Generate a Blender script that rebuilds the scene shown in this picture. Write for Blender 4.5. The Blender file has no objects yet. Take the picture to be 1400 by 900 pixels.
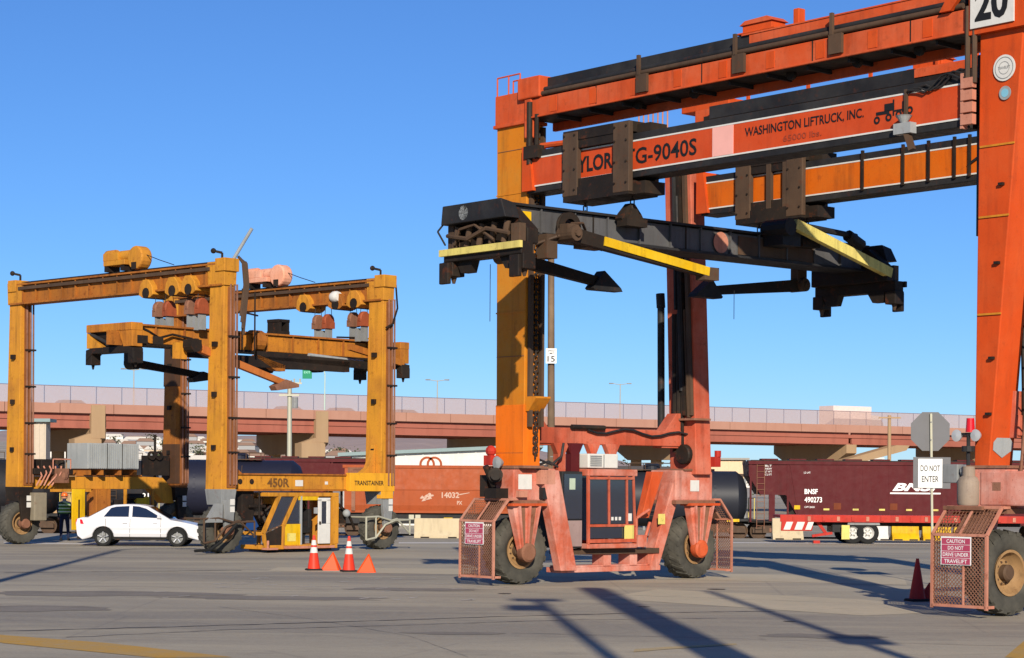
import bpy, math, random
from mathutils import Vector, Matrix
random.seed(7)
SC = bpy.context.scene
COL = SC.collection
# ------------------------------------------------------------------ camera, sky, sun, exposure
HC = 2.33                      # eye height (m)
FPX = 2840.0                   # focal length in photo pixels (photo 1400 wide)
ROLL = math.radians(0.42)
cam = bpy.data.cameras.new('camera'); camo = bpy.data.objects.new('camera', cam); COL.objects.link(camo)
cam.sensor_width = 36.0; cam.lens = 36.0 * FPX / 1400.0
cam.shift_y = (660 - 450) / 1400.0
cam.clip_start = 0.2; cam.clip_end = 20000
camo.matrix_world = Matrix.Translation((0, 0, HC)) @ Matrix.Rotation(math.radians(90), 4, 'X') @ Matrix.Rotation(ROLL, 4, 'Z')
SC.camera = camo
ELEV = math.radians(23.0)
AZ = Vector((-0.062, 1.0)).normalized()           # direction shadows fall on the ground
w = bpy.data.worlds.new('World'); SC.world = w; w.use_nodes = True
nt = w.node_tree; nt.nodes.clear()
sky = nt.nodes.new('ShaderNodeTexSky'); sky.sky_type = 'NISHITA'; sky.sun_disc = False
sky.sun_elevation = ELEV; sky.sun_rotation = math.atan2(-AZ.x, -AZ.y)
sky.altitude = 1100; sky.air_density = 1.0; sky.dust_density = 0.0; sky.ozone_density = 10.0
hsv = nt.nodes.new('ShaderNodeHueSaturation'); hsv.inputs['Saturation'].default_value = 1.0; hsv.inputs['Hue'].default_value = 0.503
bg = nt.nodes.new('ShaderNodeBackground'); bg.inputs['Strength'].default_value = 0.097
ow = nt.nodes.new('ShaderNodeOutputWorld')
nt.links.new(sky.outputs[0], hsv.inputs['Color']); nt.links.new(hsv.outputs[0], bg.inputs[0]); nt.links.new(bg.outputs[0], ow.inputs[0])
sl = bpy.data.lights.new('sun', 'SUN'); sl.energy = 5.0; sl.angle = math.radians(0.5); sl.color = (1.0, 0.90, 0.74)
so = bpy.data.objects.new('sun', sl); COL.objects.link(so)
so.rotation_euler = Vector((AZ.x * math.cos(ELEV), AZ.y * math.cos(ELEV), -math.sin(ELEV))).to_track_quat('-Z', 'Y').to_euler()
so.location = (0, -30, 40)
SC.view_settings.view_transform = 'Standard'; SC.view_settings.look = 'None'
SC.view_settings.exposure = 0.25; SC.view_settings.gamma = 1.0

# ------------------------------------------------------------------ helpers
def S(r, g, b, k=1.0):
    f = lambda c: ((c / 255.0) / 12.92 if c <= 10 else (((c / 255.0) + .055) / 1.055) ** 2.4)
    return (f(r) * k, f(g) * k, f(b) * k)

def at(px, py, Y):
    """world point at depth Y that the photo shows at pixel (px, py)"""
    dx, dy = px - 700, 660 - py
    u = (dx * math.cos(ROLL) - dy * math.sin(ROLL)) / FPX
    v = (dx * math.sin(ROLL) + dy * math.cos(ROLL)) / FPX
    return Vector((u * Y, Y, HC + v * Y))

def gnd(px, py, z=0.0):
    p = at(px, py, 1.0)
    return at(px, py, (z - HC) / (p.z - HC))

class MB:
    def __init__(s): s.v = []; s.f = []
    def _add(s, vs, fs):
        n = len(s.v); s.v += [tuple(v) for v in vs]; s.f += [tuple(n + i for i in f) for f in fs]; return s
    def hexa(s, b, t):
        return s._add(list(b) + list(t), [(3, 2, 1, 0), (4, 5, 6, 7), (0, 1, 5, 4), (1, 2, 6, 5), (2, 3, 7, 6), (3, 0, 4, 7)])
    def box(s, x0, x1, y0, y1, z0, z1):
        return s.hexa([(x0, y0, z0), (x1, y0, z0), (x1, y1, z0), (x0, y1, z0)], [(x0, y0, z1), (x1, y0, z1), (x1, y1, z1), (x0, y1, z1)])
    def frus(s, b, z0, t, z1):
        """b, t = (x0,x1,y0,y1) at z0 and z1"""
        r = lambda q, z: [(q[0], q[2], z), (q[1], q[2], z), (q[1], q[3], z), (q[0], q[3], z)]
        return s.hexa(r(b, z0), r(t, z1))
    def prism(s, pts, ax, a0, a1):
        m = {'x': lambda p, a: (a, p[0], p[1]), 'y': lambda p, a: (p[0], a, p[1]), 'z': lambda p, a: (p[0], p[1], a)}[ax]
        n = len(pts)
        fs = [tuple(range(n)), tuple(range(2 * n - 1, n - 1, -1))] + [(i, i + n, (i + 1) % n + n, (i + 1) % n) for i in range(n)]
        return s._add([m(p, a0) for p in pts] + [m(p, a1) for p in pts], fs)
    def bar(s, p0, p1, w, h, up=(0, 0, 1), w1=None, h1=None):
        p0, p1 = Vector(p0), Vector(p1); d = (p1 - p0).normalized(); u = Vector(up)
        if abs(d.dot(u)) > .98: u = Vector((1, 0, 0)) if abs(d.x) < .9 else Vector((0, 1, 0))
        r = d.cross(u).normalized(); u = r.cross(d)
        w1 = w if w1 is None else w1; h1 = h if h1 is None else h1
        q = lambda p, w, h: [p - r * w / 2 - u * h / 2, p + r * w / 2 - u * h / 2, p + r * w / 2 + u * h / 2, p - r * w / 2 + u * h / 2]
        return s.hexa(q(p0, w, h), q(p1, w1, h1))
    def cyl(s, p0, p1, r, n=12, r1=None):
        p0, p1 = Vector(p0), Vector(p1); d = (p1 - p0).normalized()
        a = d.orthogonal().normalized(); b = d.cross(a); r1 = r if r1 is None else r1
        c = [(math.cos(2 * math.pi * i / n), math.sin(2 * math.pi * i / n)) for i in range(n)]
        vs = [p0 + (a * x + b * y) * r for x, y in c] + [p1 + (a * x + b * y) * r1 for x, y in c]
        fs = [(i, (i + 1) % n, (i + 1) % n + n, i + n) for i in range(n)] + [tuple(range(n - 1, -1, -1)), tuple(range(n, 2 * n))]
        return s._add(vs, fs)
    def tube(s, pts, r, n=6):
        for a, b in zip(pts[:-1], pts[1:]): s.cyl(a, b, r, n)
        return s
    def lathe(s, prof, o, ax, n=24, a0=0.0, a1=2 * math.pi):
        """prof = [(radius, along axis)], axis 'x','y' or 'z' through o"""
        m = {'x': lambda r, t, c, q: (o[0] + t, o[1] + r * c, o[2] + r * q), 'y': lambda r, t, c, q: (o[0] + r * c, o[1] + t, o[2] + r * q),
             'z': lambda r, t, c, q: (o[0] + r * c, o[1] + r * q, o[2] + t)}[ax]
        full = abs(a1 - a0 - 2 * math.pi) < 1e-6; k = n if full else n + 1
        vs = [m(r, t, math.cos(a0 + (a1 - a0) * i / n), math.sin(a0 + (a1 - a0) * i / n)) for r, t in prof for i in range(k)]
        fs = []
        for j in range(len(prof) - 1):
            for i in range(n):
                i2 = (i + 1) % k
                fs.append((j * k + i, j * k + i2, (j + 1) * k + i2, (j + 1) * k + i))
        return s._add(vs, fs)
    def sphere(s, c, r, n=12, m=8, sz=1.0):
        pr = [(max(1e-4, r * math.sin(math.pi * j / m)), -r * sz * math.cos(math.pi * j / m)) for j in range(m + 1)]
        return s.lathe(pr, c, 'z', n)
    def chain(s, p0, p1, L=.14, t=.022):
        p0, p1 = Vector(p0), Vector(p1); n = max(2, int((p1 - p0).length / (L * .72))); d = (p1 - p0) / n; u = d.normalized()
        a = u.orthogonal().normalized(); b = u.cross(a)
        for i in range(n):
            c = p0 + d * (i + .5); q = a if i % 2 else b; o = b if i % 2 else a
            for sg in (-1, 1): s.bar(c + q * sg * L * .3 - u * L * .45, c + q * sg * L * .3 + u * L * .45, t, t, o)
            for sg in (-1, 1): s.bar(c + u * sg * L * .45 - q * L * .3, c + u * sg * L * .45 + q * L * .3, t, t, o)
        return s
    def sheet(s, pts, z):
        n = len(pts); return s._add([(p[0], p[1], z) for p in pts], [tuple(range(n))])
    def off(s, d):
        s.v = [(a + d[0], b + d[1], c + d[2]) for a, b, c in s.v]; return s

def mesh(name, mb, mat, smooth=False):
    me = bpy.data.meshes.new(name); me.from_pydata(mb.v, [], mb.f); me.update()
    if mat is not None: me.materials.append(mat)
    if smooth:
        for p in me.polygons: p.use_smooth = True
        me.set_sharp_from_angle(angle=math.radians(38))
    return me

def obj(name, mb, mat, parent=None, smooth=False, bevel=0):
    o = bpy.data.objects.new(name, mesh(name, mb, mat, smooth)); COL.objects.link(o)
    if parent is not None: o.parent = parent
    if bevel:
        b = o.modifiers.new('bevel', 'BEVEL'); b.width = bevel; b.segments = 2; b.limit_method = 'ANGLE'; b.angle_limit = math.radians(40)
    return o

def tag(o, label=None, cat=None, group=None, kind=None):
    for k, v in (('label', label), ('category', cat), ('group', group), ('kind', kind)):
        if v: o[k] = v
    return o

def thing(name, label, cat, loc=(0, 0, 0), rz=0.0, group=None):
    o = bpy.data.objects.new(name, None); o.empty_display_size = .3; COL.objects.link(o)
    o.location = loc; o.rotation_euler = (0, 0, rz)
    return tag(o, label, cat, group)

def dup(root, loc=None, rz=None, label=None, parent=None):
    kids = {}
    for o in COL.objects: 
        if o.parent: kids.setdefault(o.parent.name, []).append(o)
    def rec(o, par):
        c = o.copy(); COL.objects.link(c); c.parent = par
        for k in kids.get(o.name, []): rec(k, c)
        return c
    r = rec(root, parent)
    if loc is not None: r.location = loc
    if rz is not None: r.rotation_euler = (0, 0, rz)
    if label: r['label'] = label
    return r

_tc = {}
def text_mb(s, x0, z0, w, h, y, face='-y', bold=0.0, shear=0.0):
    """flat print: string s fitted to a w x h box with lower left corner at (x0, z0) on the plane y, read from -y"""
    key = (s, bold, shear)
    if key not in _tc:
        cu = bpy.data.curves.new('print', 'FONT'); cu.body = s; cu.offset = bold; cu.shear = shear; cu.resolution_u = 3; cu.fill_mode = 'FRONT'
        ob = bpy.data.objects.new('print', cu); COL.objects.link(ob)
        dg = bpy.context.evaluated_depsgraph_get(); me = bpy.data.meshes.new_from_object(ob.evaluated_get(dg))
        V = [v.co.copy() for v in me.vertices]; Fc = [tuple(p.vertices) for p in me.polygons]
        bpy.data.objects.remove(ob); bpy.data.curves.remove(cu); bpy.data.meshes.remove(me); _tc[key] = (V, Fc)
    V, Fc = _tc[key]
    xs = [v.x for v in V]; ys = [v.y for v in V]
    sx = w / (max(xs) - min(xs)); sz = h / (max(ys) - min(ys)); mx, mz = min(xs), min(ys)
    m = MB()
    m._add([(x0 + (v.x - mx) * sx, y, z0 + (v.y - mz) * sz) for v in V], Fc)
    return m

# ------------------------------------------------------------------ materials
MAT = {}
def newmat(name):
    m = bpy.data.materials.new(name); m.use_nodes = True; n = m.node_tree.nodes; n.clear()
    o = n.new('ShaderNodeOutputMaterial'); b = n.new('ShaderNodeBsdfPrincipled'); m.node_tree.links.new(b.outputs[0], o.inputs[0])
    MAT[name] = m
    return m, m.node_tree, b
def noise(t, vec, scale, detail=5, rough=.6, dist=0.0):
    n = t.nodes.new('ShaderNodeTexNoise'); n.inputs['Scale'].default_value = scale; n.inputs['Detail'].default_value = detail
    n.inputs['Roughness'].default_value = rough; n.inputs['Distortion'].default_value = dist
    t.links.new(vec, n.inputs['Vector']); return n.outputs['Fac']
def ramp(t, fac, a, b):
    n = t.nodes.new('ShaderNodeMapRange'); n.inputs[1].default_value = a; n.inputs[2].default_value = b; n.clamp = True
    t.links.new(fac, n.inputs[0]); return n.outputs[0]
def mul(t, a, k):
    n = t.nodes.new('ShaderNodeMath'); n.operation = 'MULTIPLY'; t.links.new(a, n.inputs[0])
    if isinstance(k, (int, float)): n.inputs[1].default_value = k
    else: t.links.new(k, n.inputs[1])
    return n.outputs[0]
def mix(t, fac, a, b):
    n = t.nodes.new('ShaderNodeMix'); n.data_type = 'RGBA'
    if isinstance(fac, (int, float)): n.inputs[0].default_value = fac
    else: t.links.new(fac, n.inputs[0])
    for i, c in ((6, a), (7, b)):
        if isinstance(c, tuple): n.inputs[i].default_value = (*c, 1)
        else: t.links.new(c, n.inputs[i])
    return n.outputs[2]
def coords(t, sc=(1, 1, 1), kind='Object', loc=(0, 0, 0)):
    c = t.nodes.new('ShaderNodeTexCoord'); m = t.nodes.new('ShaderNodeMapping'); m.inputs['Scale'].default_value = sc; m.inputs['Location'].default_value = loc
    t.links.new(c.outputs[kind], m.inputs['Vector']); return m.outputs[0]
def bump(t, b, fac, strength=.2, dist=.02):
    n = t.nodes.new('ShaderNodeBump'); n.inputs['Strength'].default_value = strength; n.inputs['Distance'].default_value = dist
    t.links.new(fac, n.inputs['Height']); t.links.new(n.outputs[0], b.inputs['Normal'])

def paint(name, col, fade=None, fade_amt=.5, rust=.35, dirt=.5, rough=.5, metal=0.0, seed=0.0, rustcol=None, scale=1.0, dirtcol=(.02, .015, .012)):
    m, t, b = newmat(name)
    v = coords(t, (scale,) * 3, loc=(seed * 7.3, seed * 3.1, seed * 5.7)); vs = coords(t, (5 * scale, 5 * scale, .45 * scale), loc=(seed, seed * 2, seed))
    base = col
    if fade: base = mix(t, mul(t, ramp(t, noise(t, v, .9, 6, .65), .42, .66), fade_amt), col, fade)
    var = mix(t, noise(t, v, 6, 4), tuple(c * .86 for c in col), tuple(min(1, c * 1.08) for c in col)) if not fade else mix(t, mul(t, noise(t, v, 6, 4), .25), base, tuple(c * .8 for c in col))
    c1 = mix(t, mul(t, ramp(t, noise(t, vs, 1.0, 5, .6), .5, .78), dirt), var, dirtcol)
    c1 = mix(t, mul(t, ramp(t, noise(t, v, .55, 4, .6), .48, .72), dirt * .55), c1, dirtcol)             # broad grime
    c1 = mix(t, mul(t, ramp(t, noise(t, v, 22, 3, .8), .60, .68), rust * .8), c1, tuple(c * .45 for c in (rustcol or S(96, 50, 28))))   # chips
    c2 = mix(t, mul(t, ramp(t, noise(t, v, 4.5, 8, .72), .57, .68), rust), c1, rustcol or S(96, 50, 28))
    t.links.new(c2, b.inputs['Base Color'])
    r = ramp(t, noise(t, v, 5, 3), .2, .8)
    n = t.nodes.new('ShaderNodeMapRange'); n.inputs[3].default_value = rough - .1; n.inputs[4].default_value = min(1, rough + .2); t.links.new(r, n.inputs[0]); t.links.new(n.outputs[0], b.inputs['Roughness'])
    b.inputs['Metallic'].default_value = metal; b.inputs['Specular IOR Level'].default_value = .16
    bump(t, b, noise(t, v, 9, 6), .18, .02)
    return m

def plain(name, col, rough=.6, metal=0.0, var=.12, scale=3.0):
    m, t, b = newmat(name); v = coords(t)
    f = noise(t, v, scale, 5)
    t.links.new(mix(t, f, tuple(c * (1 - var) for c in col), tuple(min(1, c * (1 + var)) for c in col)), b.inputs['Base Color'])
    b.inputs['Roughness'].default_value = rough; b.inputs['Metallic'].default_value = metal
    b.inputs['Specular IOR Level'].default_value = .25 if rough > .4 else .5
    return m

def glass(name, tint=(.30, .34, .38), rough=.05, reflect_tint=.24):
    m = bpy.data.materials.new(name); m.use_nodes = True; t = m.node_tree; t.nodes.clear(); MAT[name] = m
    o = t.nodes.new('ShaderNodeOutputMaterial'); mx = t.nodes.new('ShaderNodeMixShader'); tr = t.nodes.new('ShaderNodeBsdfTransparent'); gl = t.nodes.new('ShaderNodeBsdfGlossy')
    fr = t.nodes.new('ShaderNodeFresnel'); fr.inputs[0].default_value = 1.5
    tr.inputs[0].default_value = (*tint, 1); gl.inputs['Roughness'].default_value = rough
    ad = t.nodes.new('ShaderNodeMath'); ad.operation = 'ADD'; ad.inputs[1].default_value = .14; t.links.new(fr.outputs[0], ad.inputs[0])
    df = t.nodes.new('ShaderNodeBsdfDiffuse'); df.inputs[0].default_value = (*S(64, 74, 104), 1); md = t.nodes.new('ShaderNodeMixShader'); md.inputs[0].default_value = reflect_tint  # navy diffuse painted in for bluish reflections on the panes
    t.links.new(tr.outputs[0], md.inputs[1]); t.links.new(df.outputs[0], md.inputs[2])
    t.links.new(ad.outputs[0], mx.inputs[0]); t.links.new(md.outputs[0], mx.inputs[1]); t.links.new(gl.outputs[0], mx.inputs[2]); t.links.new(mx.outputs[0], o.inputs[0])
    return m

ORANGE = paint('worn_orange_paint', S(196, 78, 36), S(204, 112, 78), .5, .3, .38, .5)
ORANGE2 = paint('fresher_orange_paint', S(198, 74, 26), S(202, 92, 46), .45, .2, .3, .45, seed=2)
SALMON = paint('faded_salmon_paint', S(190, 98, 74), S(212, 160, 146), .95, .5, .42, .6, seed=4, rustcol=S(150, 62, 34))
AMBER = paint('amber_orange_paint', S(200, 118, 26), S(184, 132, 48), .7, .25, .35, .5, seed=5)
TANGER = paint('bright_tangerine_paint', S(226, 110, 22), S(224, 122, 36), .4, .15, .3, .5, seed=3)
BLACKP = paint('black_steel_paint', S(36, 36, 38), S(66, 65, 64), .5, .3, .2, .5, seed=6)
GREASE = paint('greasy_dark_steel', S(34, 29, 26), S(60, 50, 40), .6, .6, .3, .55, seed=8)
BROWNS = paint('brown_dirty_steel', S(78, 62, 50), S(100, 78, 60), .6, .5, .4, .6, seed=9)
GOLD = paint('old_yellow_crane_paint', S(200, 138, 44), S(184, 118, 52), .6, .5, .55, .55, seed=10, rustcol=S(110, 56, 24))
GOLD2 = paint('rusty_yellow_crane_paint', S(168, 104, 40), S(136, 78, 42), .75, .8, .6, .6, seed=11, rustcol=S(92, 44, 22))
YEL = paint('safety_yellow_paint', S(214, 168, 14), S(214, 186, 60), .5, .35, .4, .5, seed=12)
PALEY = paint('weathered_pale_yellow', S(214, 198, 110), S(196, 176, 110), .5, .5, .5, .6, seed=13)
WHITE = paint('white_paint', S(208, 206, 200), None, 0, .06, .12, .45, seed=14)
GREY = paint('grey_paint', S(128, 130, 130), S(150, 152, 152), .5, .25, .35, .5, seed=15)
LGREY = paint('light_grey_sheet_metal', S(150, 154, 155), S(168, 168, 166), .5, .15, .25, .5, seed=16)
RUST = paint('rusty_mesh_steel', S(128, 88, 68), S(156, 114, 96), .7, .6, .4, .75, seed=17)
PINKF = paint('pinkish_frame_paint', S(184, 122, 100), S(196, 146, 126), .6, .45, .4, .6, seed=18)
MAROON = paint('maroon_car_paint', S(82, 24, 28), S(88, 33, 35), .5, .2, .3, .55, seed=19, scale=.6, dirtcol=S(46, 13, 15))
RAILOR = paint('orange_railcar_paint', S(158, 76, 40), S(152, 82, 50), .5, .25, .3, .55, seed=20, scale=.6, dirtcol=S(96, 44, 24))
TANKB = paint('black_tank_paint', S(34, 34, 38), S(58, 56, 58), .5, .25, .25, .5, seed=21, scale=.6)
REDP = paint('red_trailer_paint', S(176, 46, 36), S(186, 74, 58), .5, .3, .4, .5, seed=22)
TYRE = paint('dusty_tyre_rubber', S(64, 63, 58), S(102, 98, 88), .8, .0, .3, .85, seed=23)
RIMT = paint('tan_rim_paint', S(160, 126, 86), S(138, 102, 68), .6, .5, .5, .6, seed=24)
WOOD = paint('weathered_pole_wood', S(112, 92, 74), S(140, 118, 96), .6, .0, .6, .85, seed=25)
CONC = paint('pale_concrete', S(188, 172, 142), S(200, 186, 158), .5, .0, .4, .85, seed=26, dirtcol=S(120, 108, 92))
TANC = paint('tan_bridge_concrete', S(164, 136, 104), S(172, 146, 116), .5, .0, .25, .9, seed=27, scale=.2, dirtcol=S(120, 90, 76))
REDC = paint('red_brown_bridge_concrete', S(158, 94, 78), S(164, 104, 88), .5, .0, .3, .9, seed=28, scale=.2, dirtcol=S(90, 50, 44))
PINKC = paint('pink_parapet_concrete', S(170, 126, 108), S(180, 138, 120), .5, .0, .25, .9, seed=29, scale=.2, dirtcol=S(140, 96, 84))
BLUEB = plain('dark_blue_cloth', S(32, 38, 62), .9)
GLASS = glass('dark_cab_glass', (.34, .40, .48))
CARGL = glass('car_window_glass', (.12, .13, .14), reflect_tint=.08)
SPRG = paint('grey_black_spreader_paint', S(86, 86, 88), S(104, 102, 98), .6, .4, .5, .5, seed=71, rustcol=S(78, 56, 44))
BLACKT = plain('black_print', (.012, .012, .013), .6)
WHITET = plain('white_print', S(232, 230, 226), .6, var=.05)
FADET = plain('faded_red_print', S(150, 62, 40), .7)
PINKT = plain('faded_pink_patch', S(226, 166, 156), .7)
MARKR = plain('dark_red_print', S(168, 66, 92), .6)
GREENS = plain('green_sign_face', S(10, 128, 92), .5)
SIGNW = plain('white_sign_face', S(226, 226, 224), .5, var=.04)
ALU = plain('dull_aluminium', S(104, 104, 107), .6, .0)
GALV = plain('galvanised_post', S(172, 170, 152), .6, .2)
CARW = plain('white_car_paint', S(198, 198, 202), .25, var=.02)
CHROME = plain('silver_wheel', S(186, 186, 188), .3, .6)
TAILR = plain('red_lamp_lens', S(196, 20, 30), .25)
LENS = plain('clear_lamp_lens', S(168, 170, 172), .15)
DULLP = plain('dull_pale_print', S(188, 158, 140), .8)
CONEO = plain('orange_cone_plastic', S(214, 56, 34), .5)
CONED = plain('dull_red_cone_plastic', S(168, 40, 36), .6)
FLAGO = plain('bright_orange_plastic', S(216, 72, 12), .5)
HIVIS = plain('hi_vis_cloth', S(120, 176, 60), .85)
SILV = plain('reflective_tape', S(206, 210, 200), .5)
SKIN = plain('skin', S(176, 124, 96), .6)
HATO = plain('orange_hard_hat', S(226, 104, 30), .4)
RUBBER = plain('black_rubber', (.012, .012, .012), .8)

# ------------------------------------------------------------------ SETTING: ground
def ground_material():
    m, t, b = newmat('yard_asphalt')
    v = coords(t, (1, 1, 1)); vx = coords(t, (.035, .16, 1)); v2 = coords(t, (.09, .5, 1), loc=(4, 9, 0))
    g = S(174, 163, 140); gd = S(138, 130, 115); gl = S(192, 179, 150)
    c = mix(t, ramp(t, noise(t, vx, 1.0, 6, .62, .6), .40, .60), gd, g)
    c = mix(t, mul(t, ramp(t, noise(t, v2, 1.0, 6, .65, .4), .50, .70), .6), c, gl)
    c = mix(t, mul(t, ramp(t, noise(t, v, .55, 8, .7), .55, .72), .45), c, S(98, 93, 88))             # oil and tyre stains
    v3 = coords(t, (.05, .30, 1), loc=(7, 2, 0))
    c = mix(t, mul(t, ramp(t, noise(t, v3, 1.0, 5, .6, .8), .56, .66), .40), c, S(112, 106, 100))      # dark worn patches
    vt = coords(t, (.012, 1.1, 1), loc=(1, 3, 0))
    c = mix(t, mul(t, ramp(t, noise(t, vt, 1.0, 3, .5, .3), .60, .72), .40), c, S(92, 88, 84))         # tyre streaks
    sp = noise(t, v, 26, 3, .8); sp2 = noise(t, v, 7, 4, .8)
    c = mix(t, mul(t, ramp(t, sp2, .35, .7), .22), c, S(206, 194, 174))
    c = mix(t, mul(t, ramp(t, sp, .3, .75), .38), c, S(92, 87, 80))
    wn = t.nodes.new('ShaderNodeTexVoronoi'); wn.feature = 'DISTANCE_TO_EDGE'; wn.inputs['Scale'].default_value = .16
    t.links.new(v, wn.inputs['Vector'])
    inv = t.nodes.new('ShaderNodeMapRange'); inv.inputs[1].default_value = 0.0; inv.inputs[2].default_value = .006; inv.inputs[3].default_value = .22; inv.inputs[4].default_value = 0; t.links.new(wn.outputs['Distance'], inv.inputs[0])
    c = mix(t, inv.outputs[0], c, S(92, 88, 86))
    t.links.new(c, b.inputs['Base Color']); b.inputs['Roughness'].default_value = .85
    bump(t, b, sp, .25, .01)
    return m
ASPH = ground_material()
SLAB = paint('pale_concrete_slab', S(184, 172, 148), S(194, 180, 156), .6, .3, .3, .9, seed=31, rustcol=S(140, 132, 122), scale=.5, dirtcol=S(150, 144, 136))
YLINE = paint('worn_yellow_road_paint', S(188, 146, 66), S(170, 146, 104), .8, .85, .2, .8, seed=32, rustcol=S(160, 150, 136), dirtcol=S(160, 148, 130))
WLINE = paint('worn_white_road_paint', S(206, 200, 192), S(196, 190, 180), .6, .7, .2, .8, seed=33, rustcol=S(160, 154, 148), dirtcol=S(160, 152, 146))
TAR = plain('tar_crack_sealer', S(74, 70, 70), .6)
BALL = paint('track_ballast', S(120, 108, 98), S(140, 124, 110), .6, .4, .0, .95, seed=34, scale=2)

g = MB()
ys = [-60, 0, 60, 89.6, 92.5, 96, 130, 200, 420, 1500, 9000]; zs = [0, 0, 0, 0, -.45, -.82, -.82, -.82, -.82, -4, -4]
xs = [-5000, -300, -60, -20, 0, 20, 60, 300, 5000]
g.v = [(x, y, z) for y, z in zip(ys, zs) for x in xs]
g.f = [(j * 9 + i, j * 9 + i + 1, j * 9 + 10 + i, j * 9 + 9 + i) for j in range(len(ys) - 1) for i in range(8)]
tag(obj('ground', g, ASPH), kind='structure')

def strip(name, pts_px, z, mat, kind='structure'):
    return tag(obj(name, MB().sheet([gnd(*p) for p in pts_px], z), mat), kind=kind)
strip('concrete_slab', [(365, 781), (640, 786), (900, 792), (1240, 800), (1236, 790), (960, 784), (640, 778), (380, 776)], .004, SLAB)
strip('concrete_slab', [(820, 818), (1180, 842), (1330, 836), (1180, 820), (900, 806)], .004, SLAB)
strip('yellow_line', [(-60, 868), (6, 880), (215, 900), (318, 899), (150, 880), (6, 869), (-60, 862)], .006, YLINE)
strip('yellow_line', [(1374, 899), (1440, 905), (1440, 868), (1400, 877)], .006, YLINE)
strip('yellow_line', [(866, 892), (915, 888), (1008, 882), (1006, 880), (912, 885), (868, 888)], .006, paint('ghost_yellow_road_paint', S(182, 160, 118), S(172, 158, 130), .8, .9, .3, .9, seed=35, rustcol=S(150, 142, 128), dirtcol=S(150, 142, 130)))
strip('white_line', [(545, 743.4), (672, 743.4), (672, 741.6), (545, 741.6)], .006, WLINE)
strip('white_line', [(5, 743.4), (140, 745), (140, 743.4), (5, 741.6)], .006, WLINE)
strip('white_line', [(1000, 743), (1275, 744.5), (1275, 743), (1000, 741.5)], .006, WLINE)
def seam(px, wid, seed):
    r = random.Random(seed); P = []
    for (a, b), (c, d) in zip(px[:-1], px[1:]):
        for k in range(14):
            q = k / 14; P.append(gnd(a + (c - a) * q, b + (d - b) * q) + Vector((0, r.uniform(-.05, .05), 0)))
    P.append(gnd(*px[-1])); m = MB(); n = len(P)
    ws = [wid * r.uniform(.4, 1.2) for _ in P]
    m.v = [(p.x, p.y - w / 2, .006) for p, w in zip(P, ws)] + [(p.x, p.y + w / 2, .006) for p, w in zip(P, ws)]
    m.f = [(i, i + 1, n + i + 1, n + i) for i in range(n - 1)]
    return tag(obj('pavement_crack', m, TAR), kind='structure')
seam([(-20, 864), (250, 857), (480, 850), (700, 843), (900, 838), (1060, 836)], .10, 1)
seam([(90, 872), (300, 862), (520, 856), (780, 848), (980, 846)], .06, 2)
seam([(6, 783), (150, 782), (330, 780)], .12, 3)

PATCH = paint('asphalt_patch', S(128, 121, 112), S(146, 138, 128), .6, .5, .3, .9, seed=36, rustcol=S(100, 95, 88), dirtcol=S(92, 88, 84))
def blob(name, px, py, w, h, mat, z, seed):
    r = random.Random(seed); c = gnd(px, py)
    pts = [c + Vector((w * math.cos(a) * r.uniform(.75, 1.15), h * math.sin(a) * r.uniform(.7, 1.2), 0)) for a in [2 * math.pi * k / 22 for k in range(22)]]
    return tag(obj(name, MB().sheet(pts, z), mat), kind='structure')
for k, (px, py, w_, h_) in enumerate(((150, 812, 2.6, 1.0), (380, 818, 2.2, .8), (560, 806, 1.6, .6), (40, 832, 1.6, .9), (1130, 870, 1.0, .5), (620, 866, .8, .3))): blob('pavement_patch', px, py, w_, h_, PATCH, .004, k)
OIL = paint('oil_stain', S(84, 79, 74), S(104, 98, 92), .6, .4, .3, .55, seed=37, rustcol=S(70, 66, 62), dirtcol=S(70, 66, 62))
for k, (px, py, w_) in enumerate(((812, 793, .35), (690, 812, .16), (980, 806, .22), (1080, 850, .12), (880, 830, .12))): blob('oil_stain', px, py, w_, w_ * .9, OIL, .008, 40 + k)
seam([(6, 800), (400, 806), (800, 812), (1240, 828), (1400, 832)], .035, 4)
seam([(700, 866), (1000, 874), (1400, 884)], .03, 5)
seam([(300, 830), (420, 846), (560, 870), (640, 899)], .03, 6)
seam([(1060, 800), (1150, 818), (1300, 850), (1400, 872)], .03, 7)
# small scuffs and paint remnants on the asphalt
sc = MB(); r = random.Random(3)
for i in range(46):
    p = gnd(r.uniform(200, 700), r.uniform(790, 822)); L = r.uniform(.15, .5); a = r.uniform(.8, 1.2)
    d = Vector((math.cos(a), math.sin(a), 0)) * L; n = Vector((-d.y, d.x, 0)).normalized() * .03
    sc.sheet([p - n, p + n, p + d + n, p + d - n], .006)
tag(obj('paint_scuff', sc, WLINE), kind='stuff')

# ------------------------------------------------------------------ hills and far town
def hill_material(name, a, bcol, sc):
    m, t, b = newmat(name); v = coords(t, (sc, sc, sc * 2))
    t.links.new(mix(t, ramp(t, noise(t, v, 1.0, 8, .65), .35, .65), a, bcol), b.inputs['Base Color']); b.inputs['Roughness'].default_value = 1
    return m
HILL = hill_material('hazy_desert_hill', S(172, 150, 140), S(156, 136, 130), .012)  # pinkish grey: distance haze mixed into the hill colour
PLAIN = hill_material('dusty_hillside', S(178, 166, 150), S(140, 132, 118), .03)
def ridge(px):
    k = [(-200, 592), (0, 590), (90, 588), (150, 584), (190, 586), (250, 592), (330, 596), (400, 597), (470, 596), (540, 594), (590, 597), (640, 603), (700, 610), (780, 622), (900, 638), (1040, 644), (1200, 648), (1320, 646), (1600, 640)]
    for (a, b), (c, d) in zip(k[:-1], k[1:]):
        if a <= px <= c: return b + (d - b) * (px - a) / (c - a)
    return 640
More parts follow.
